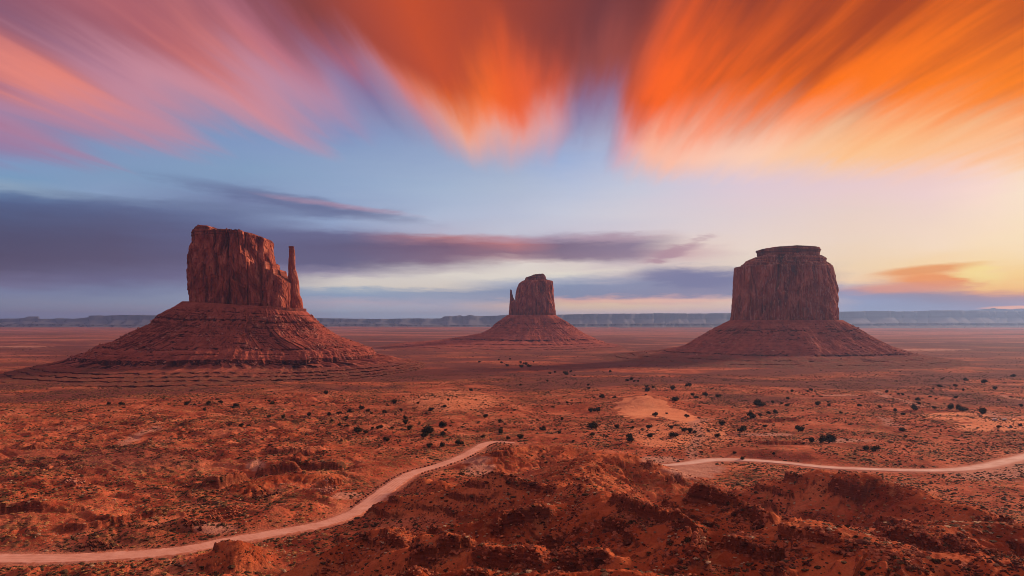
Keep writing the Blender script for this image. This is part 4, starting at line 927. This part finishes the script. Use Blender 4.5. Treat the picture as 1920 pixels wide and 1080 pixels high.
JUN = [ # px, py of the foot, width in px, zone
 # left plain under the left butte
 (203,760,9,0),(227,757,9,0),(204,772,6,0),(151,773,8,0),(351,760,11,0),(365,760,6,0),(392,757,10,0),(384,770,9,0),(407,750,6,0),(415,756,10,0),(443,759,10,0),(438,766,7,0),(510,757,9,0),(504,749,6,0),(612,744,12,0),
 (505,783,9,0),(500,790,6,0),(478,790,7,0),(532,784,9,0),(452,797,9,0),(466,796,10,0),(579,782,11,0),(617,779,11,0),(635,778,10,0),(605,793,7,0),(623,791,7,0),(655,773,11,0),(650,789,8,0),(636,802,9,0),(651,802,6,0),(506,835,7,0),(447,861,6,0),
 # mid, between the left butte and the bend
 (738,757,11,1),(678,768,10,1),(691,772,9,1),(697,777,7,1),(720,775,9,1),(753,772,8,1),(833,761,8,1),(808,768,11,1),(760,786,10,1),(761,795,12,1),(708,804,9,1),(714,803,10,1),(735,806,10,1),(668,810,16,1),(685,814,11,1),(698,804,6,1),(769,806,12,1),(828,798,18,1),(803,815,24,1),(794,823,16,1),(829,816,12,1),(836,808,7,1),(725,827,12,1),(806,837,12,1),(828,837,13,1),(860,833,14,1),(841,752,7,1),(783,759,7,1),(883,733,7,1),
 # along the end of the left road and centre
 (905,820,8,2),(911,783,10,2),(937,791,8,2),(939,812,12,2),(941,804,6,2),(953,823,9,2),(975,822,13,2),(1018,807,12,2),(1048,813,9,2),(1074,827,6,2),(1054,787,8,2),(1064,758,7,2),(1104,729,7,2),(1103,723,5,2),
 # round the dune
 (1129,746,10,3),(1153,748,8,3),(1108,773,12,3),(1120,772,12,3),(1122,763,7,3),(1109,804,20,3),(1156,803,10,3),(1110,817,10,3),(1180,822,14,3),(1183,830,18,3),(1186,804,7,3),(1215,806,13,3),(1217,820,12,3),(1258,803,9,3),(1263,819,16,3),(1284,808,12,3),(1293,810,13,3),(1303,812,9,3),(1288,784,10,3),(1268,752,16,3),(1214,734,10,3),(1213,726,7,3),(1224,728,7,3),(1262,731,12,3),(1292,725,11,3),(1324,745,13,3),(1347,745,11,3),(1298,742,8,3),(1305,747,8,3),(1346,820,11,3),(1354,798,15,3),(1316,849,6,3),(1229,782,14,3),(1250,776,5,3),(1183,713,8,3),(1176,715,7,3),(1190,716,6,3),(1197,716,6,3),
 # right plain
 (1408,783,16,4),(1426,782,10,4),(1442,776,9,4),(1455,775,10,4),(1424,762,18,4),(1448,756,7,4),(1478,749,8,4),(1485,735,8,4),(1522,734,9,4),(1515,735,6,4),(1466,758,6,4),(1476,762,8,4),(1534,760,12,4),(1554,762,8,4),(1576,775,6,4),(1552,756,6,4),(1612,762,9,4),(1650,765,8,4),(1391,810,18,4),(1497,810,19,4),(1523,830,15,4),(1555,831,26,4),(1506,834,7,4),(1435,801,10,4),(1622,844,14,4),(1640,846,15,4),(1377,847,8,4),(1450,847,8,4),(1392,852,10,4),
 (1663,737,8,4),(1684,740,6,4),(1693,741,6,4),(1721,751,9,4),(1722,758,8,4),(1679,772,9,4),(1714,769,15,4),(1753,768,9,4),(1693,778,9,4),(1781,767,14,4),(1801,770,18,4),(1813,770,8,4),(1842,777,17,4),(1761,726,8,4),(1792,727,9,4),(1744,745,6,4),(1791,747,8,4),(1811,714,9,4),(1846,719,11,4),(1866,731,10,4),(1900,707,8,4),(1916,764,9,4),(1693,809,13,4),(1913,798,8,4),(1698,819,6,4),(1873,803,9,4),(1750,730,6,4),(1806,733,6,4),
 # far centre, between the middle butte and the dune
 (976,682,8,5),(985,684,10,5),(977,689,9,5),(992,688,8,5),(950,687,7,5),(935,676,5,5),(940,681,5,5),(898,681,7,5),(1031,701,6,5),(1061,703,10,5),(1070,698,6,5),(1040,699,6,5),(1026,716,6,5),(1144,698,7,5),(1000,680,5,5),(957,674,5,5),(975,723,6,5)]
ZL = {0: ('on the red plain below the left butte', 'on the plain below the left butte'), 1: ('on the grassy rise left of the road bend', 'left of the road bend'), 2: ('beyond the end of the left dirt road', 'beyond the left road'),
      3: ('around the bare orange dune', 'around the bare orange dune'), 4: ('on the scrub plain at the right behind the road', 'on the plain at right'), 5: ('on the far plain below the middle butte', 'on the far plain')}
special = {(803,815): 'largest dark juniper clump above the left road, widest in the middle of the plain', (1555,831): 'biggest round juniper just behind the right dirt road', (1497,810): 'wide low juniper beside the pale sandy wash at right', (1842,777): 'round juniper alone at the left end of the pale sandy clearing at far right',
           (1109,804): 'wide dark bush-like juniper in the gully left of the bare orange dune', (1268,752): 'dark juniper touching the upper right edge of the bare orange dune', (1354,798): 'flat dark juniper with its shadow right of the bare orange dune', (612,744): 'lone juniper on the rise below the right end of the left butte',
           (975,822): 'round juniper right above the tip of the left dirt road', (738,757): 'lone rounded juniper high on the plain between the left and middle buttes', (883,733): 'tiny lone juniper on the dark slope above the grassy rise'}
for k, (px, py, wpx, zn_) in enumerate(JUN):
    x, y = flatp(px, py)
    for _ in range(5):
        zz = float(ground_at(x, y)[0]); x, y = flatp(px, py, zz)
    zz = float(ground_at(x, y)[0]); s_ = wpx / F * y * .56
    if y > 1050: zz = max(zz, -2)
    o = empty('juniper_tree', (x, y, zz - .1)); o.scale = (s_, s_ * (.8 + .4 * random.random()), s_ * (.72 + .2 * random.random())); o.rotation_euler = (0, 0, random.random() * 6.28)
    sp = special.get((px, py))
    if sp: tag(o, sp, 'tree', 'junipers ' + ZL[zn_][1])
    else: tag(o, ('small dark juniper ' if wpx < 9 else 'dark round juniper ') + ZL[zn_][0], 'tree', ('small ' if wpx < 9 else 'round ') + 'junipers ' + ZL[zn_][1])
    c_ = bpy.data.objects.new('crown', CR[k % 7]); col.objects.link(c_); c_.parent = o
    c_ = bpy.data.objects.new('trunk', TK[k % 4]); col.objects.link(c_); c_.parent = o

# rock outcrops of tilted slabs in the left valley
def outcrop(px, py, wpx, hpx, n, label, mat, seed, tilt=.5, size=1.5):
    rs_ = np.random.RandomState(seed); VV, FF = [], []; off = 0
    x0, y0 = flatp(px, py); zz = float(ground_at(x0, y0)[0]); x0, y0 = flatp(px, py, zz)
    w = wpx / F * y0 / 2; hh = hpx / F * y0 / 2 * y0 / (CAMZ - zz)
    ps = rs_.uniform(-1, 1, (n * 2, 2)); ps = ps[(ps ** 2).sum(1) < 1][:n]
    xs, ys = x0 + ps[:, 0] * w, y0 + ps[:, 1] * hh
    left = set(range(len(xs))); best = []                       # keep one connected heap
    while left:
        st = [left.pop()]; grp = list(st)
        while st:
            i = st.pop(); near_ = [j for j in left if (xs[i] - xs[j]) ** 2 + (ys[i] - ys[j]) ** 2 < (1.75 * size) ** 2]
            for j in near_: left.discard(j)
            st += near_; grp += near_
        if len(grp) > len(best): best = grp
    xs, ys = xs[sorted(best)], ys[sorted(best)]; zs = ground_at(xs, ys)
    for i in range(len(xs)):
        v, f = rock_shape(1, int(rs_.randint(99))); v = v * np.array([rs_.uniform(.3, .6), rs_.uniform(.8, 1.5), rs_.uniform(.5, .9)]) * size * rs_.uniform(.6, 1.4)
        a = tilt + rs_.normal() * .25; ca_, sa_ = math.cos(a), math.sin(a); v = np.stack([v[:, 0] * ca_ - v[:, 2] * sa_, v[:, 1], v[:, 0] * sa_ + v[:, 2] * ca_], -1)
        b = .7 + rs_.normal() * .3; cb, sb = math.cos(b), math.sin(b); v = np.stack([v[:, 0] * cb - v[:, 1] * sb, v[:, 0] * sb + v[:, 1] * cb, v[:, 2]], -1)
        VV.append(v + (xs[i] - x0, ys[i] - y0, zs[i] - zz + .25)); FF.append(f + off); off += len(v)
    o = mesh_obj('rock_outcrop', np.concatenate(VV), np.concatenate(FF), mat, smooth=False); o.location = (x0, y0, zz)
    return tag(o, label, 'rock outcrop', 'slabby rock outcrops in the left valley')
outcrop(330, 925, 84, 34, 150, 'jumble of upright tilted red slabs left of the small dark cliff', m_stone, 1)
outcrop(505, 930, 70, 30, 140, 'dark heap of broken slabs on the slope right of the small dark cliff', m_stoned, 2)
outcrop(600, 915, 60, 30, 170, 'scattered pale broken slabs above the left dirt road near its bend', m_stonep, 3)
outcrop(425, 960, 70, 26, 120, 'reddish heap of broken slabs above the pale wash beside the left road', m_stone, 4)
outcrop(160, 892, 50, 30, 190, 'pale rubble fan of slabs at the foot of the small rock knob far left', m_stonep, 5, size=1.3)
outcrop(260, 985, 90, 12, 40, 'low line of dark ledge slabs above the left end of the road', m_stoned, 6, size=1.7)
outcrop(190, 1012, 80, 10, 36, 'lowest dark ledge of slabs just above the road at bottom left', m_stoned, 7, size=1.7)
outcrop(115, 876, 26, 22, 26, 'small upright rock knob on the far left slope', m_stone, 8, size=2.6, tilt=.1)
outcrop(368, 986, 40, 12, 30, 'small dark slab pile between the ledges and the pale wash at lower left', m_stoned, 9, size=1.5)

# vehicles parked on the sandy clearing at far right
def simple(name, c_, rough=.4):
    m, q = new_mat(name); t_ = q.n.new('ShaderNodeTexCoord'); n1 = q.noise(t_.outputs['Object'], 3, 3, .6)
    return finish(m, q, q.mix(q.mr(n1, .3, .7, 0, .25), c_, c4(c_[0] * .6 + .08, c_[1] * .6 + .03, c_[2] * .6 + .02)), rough, spec=.5)
m_wp = simple('white_paint', c4(.8, .8, .78)); m_gp = simple('grey_paint', c4(.12, .13, .16)); m_gl = simple('dark_glass', c4(.02, .025, .03), .1); m_ty = simple('tyre_rubber', c4(.02, .02, .02), .9); m_rm = simple('rim_metal', c4(.4, .4, .4), .4)
def prism(name, prof, w, mat, parent, loc=(0, 0, 0)):
    n = len(prof); V = [(x, -w / 2, z) for x, z in prof] + [(x, w / 2, z) for x, z in prof]
    Fs = [tuple(range(n))[::-1][::-1], tuple(range(2 * n - 1, n - 1, -1))] + [(i, i + n, (i + 1) % n + n, (i + 1) % n) for i in range(n)]
    o = mesh_obj(name, V, Fs, mat, parent, smooth=False); o.location = loc
    b = o.modifiers.new('b', 'BEVEL'); b.width = .05; b.segments = 2; return o
def vehicle(px, py, name, paint, body, glassp, L, W, label, rot):
    x, y = flatp(px, py); zz = float(ground_at(x, y)[0]); x, y = flatp(px, py, zz); zz = float(ground_at(x, y)[0])
    o = empty(name, (x, y, zz)); o.rotation_euler = (0, 0, rot); tag(o, label, 'vehicle')
    prism('body', body, W, paint, o); prism('window_band', glassp, W + .02, m_gl, o)
    for sx in (-L * .32, L * .32):
        for sy in (-W / 2, W / 2):
            V, Fs = [], []
            for k, (r_, yy) in enumerate(((.36, -.12), (.36, .12))):
                for m in range(16): V.append((r_ * math.cos(m * .3927), yy, r_ * math.sin(m * .3927)))
            Fs = [(m, (m + 1) % 16, 16 + (m + 1) % 16, 16 + m) for m in range(16)] + [tuple(range(15, -1, -1)), tuple(range(16, 32))]
            wh = mesh_obj('wheel', V, Fs, m_ty, o, smooth=False); wh.location = (sx, sy, .36)
            V2 = [(a * .6, b * 1.1, c_ * .6) for a, b, c_ in V]; mesh_obj('rim', V2, Fs, m_rm, wh, smooth=False)
vehicle(1884, 790, 'parked_van', m_wp, [(-2.6, .35), (2.6, .35), (2.6, 1.1), (2.1, 1.3), (1.6, 2.2), (-2.5, 2.3), (-2.6, 2.1)], [(-2.2, 1.4), (1.95, 1.4), (1.6, 1.95), (-2.2, 1.95)], 5.2, 2.0, 'tiny white van parked at the sandy clearing at far right', .1)
vehicle(1866, 790, 'parked_van', m_wp, [(-2.6, .35), (2.6, .35), (2.6, 1.1), (2.1, 1.3), (1.6, 2.2), (-2.5, 2.3), (-2.6, 2.1)], [(-2.2, 1.4), (1.95, 1.4), (1.6, 1.95), (-2.2, 1.95)], 5.2, 2.0, 'leftmost of the tiny white vehicles on the sandy clearing at far right', -.2)
vehicle(1893, 799, 'parked_car', m_gp, [(-2.2, .3), (2.2, .3), (2.2, .8), (1.2, .95), (.6, 1.45), (-1.2, 1.45), (-1.9, .95), (-2.2, .9)], [(-1.5, .95), (1.05, .95), (.6, 1.35), (-1.1, 1.35)], 4.4, 1.8, 'small grey car parked in front of the white vehicles on the sandy clearing', .3)

# ================================================================== air
hz, q = new_mat('haze_air')
pv = q.n.new('ShaderNodeVolumePrincipled'); pv.inputs['Density'].default_value = 4.2e-5; pv.inputs['Color'].default_value = (.27, .50, 1.0, 1); pv.inputs['Anisotropy'].default_value = .45
ho = q.n.new('ShaderNodeOutputMaterial'); q.l.new(pv.outputs[0], ho.inputs['Volume'])
hx = 24500.0; z0_, z1_ = -32.0, 375.0
V = [(sx * hx, sy * hx, z) for z in (z0_, z1_) for sx, sy in ((-1, -1), (1, -1), (1, 1), (-1, 1))]
haze = mesh_obj('haze', V, [(3, 2, 1, 0), (4, 5, 6, 7), (0, 1, 5, 4), (1, 2, 6, 5), (2, 3, 7, 6), (3, 0, 4, 7)], hz, smooth=False)
tag(haze, kind='stuff')
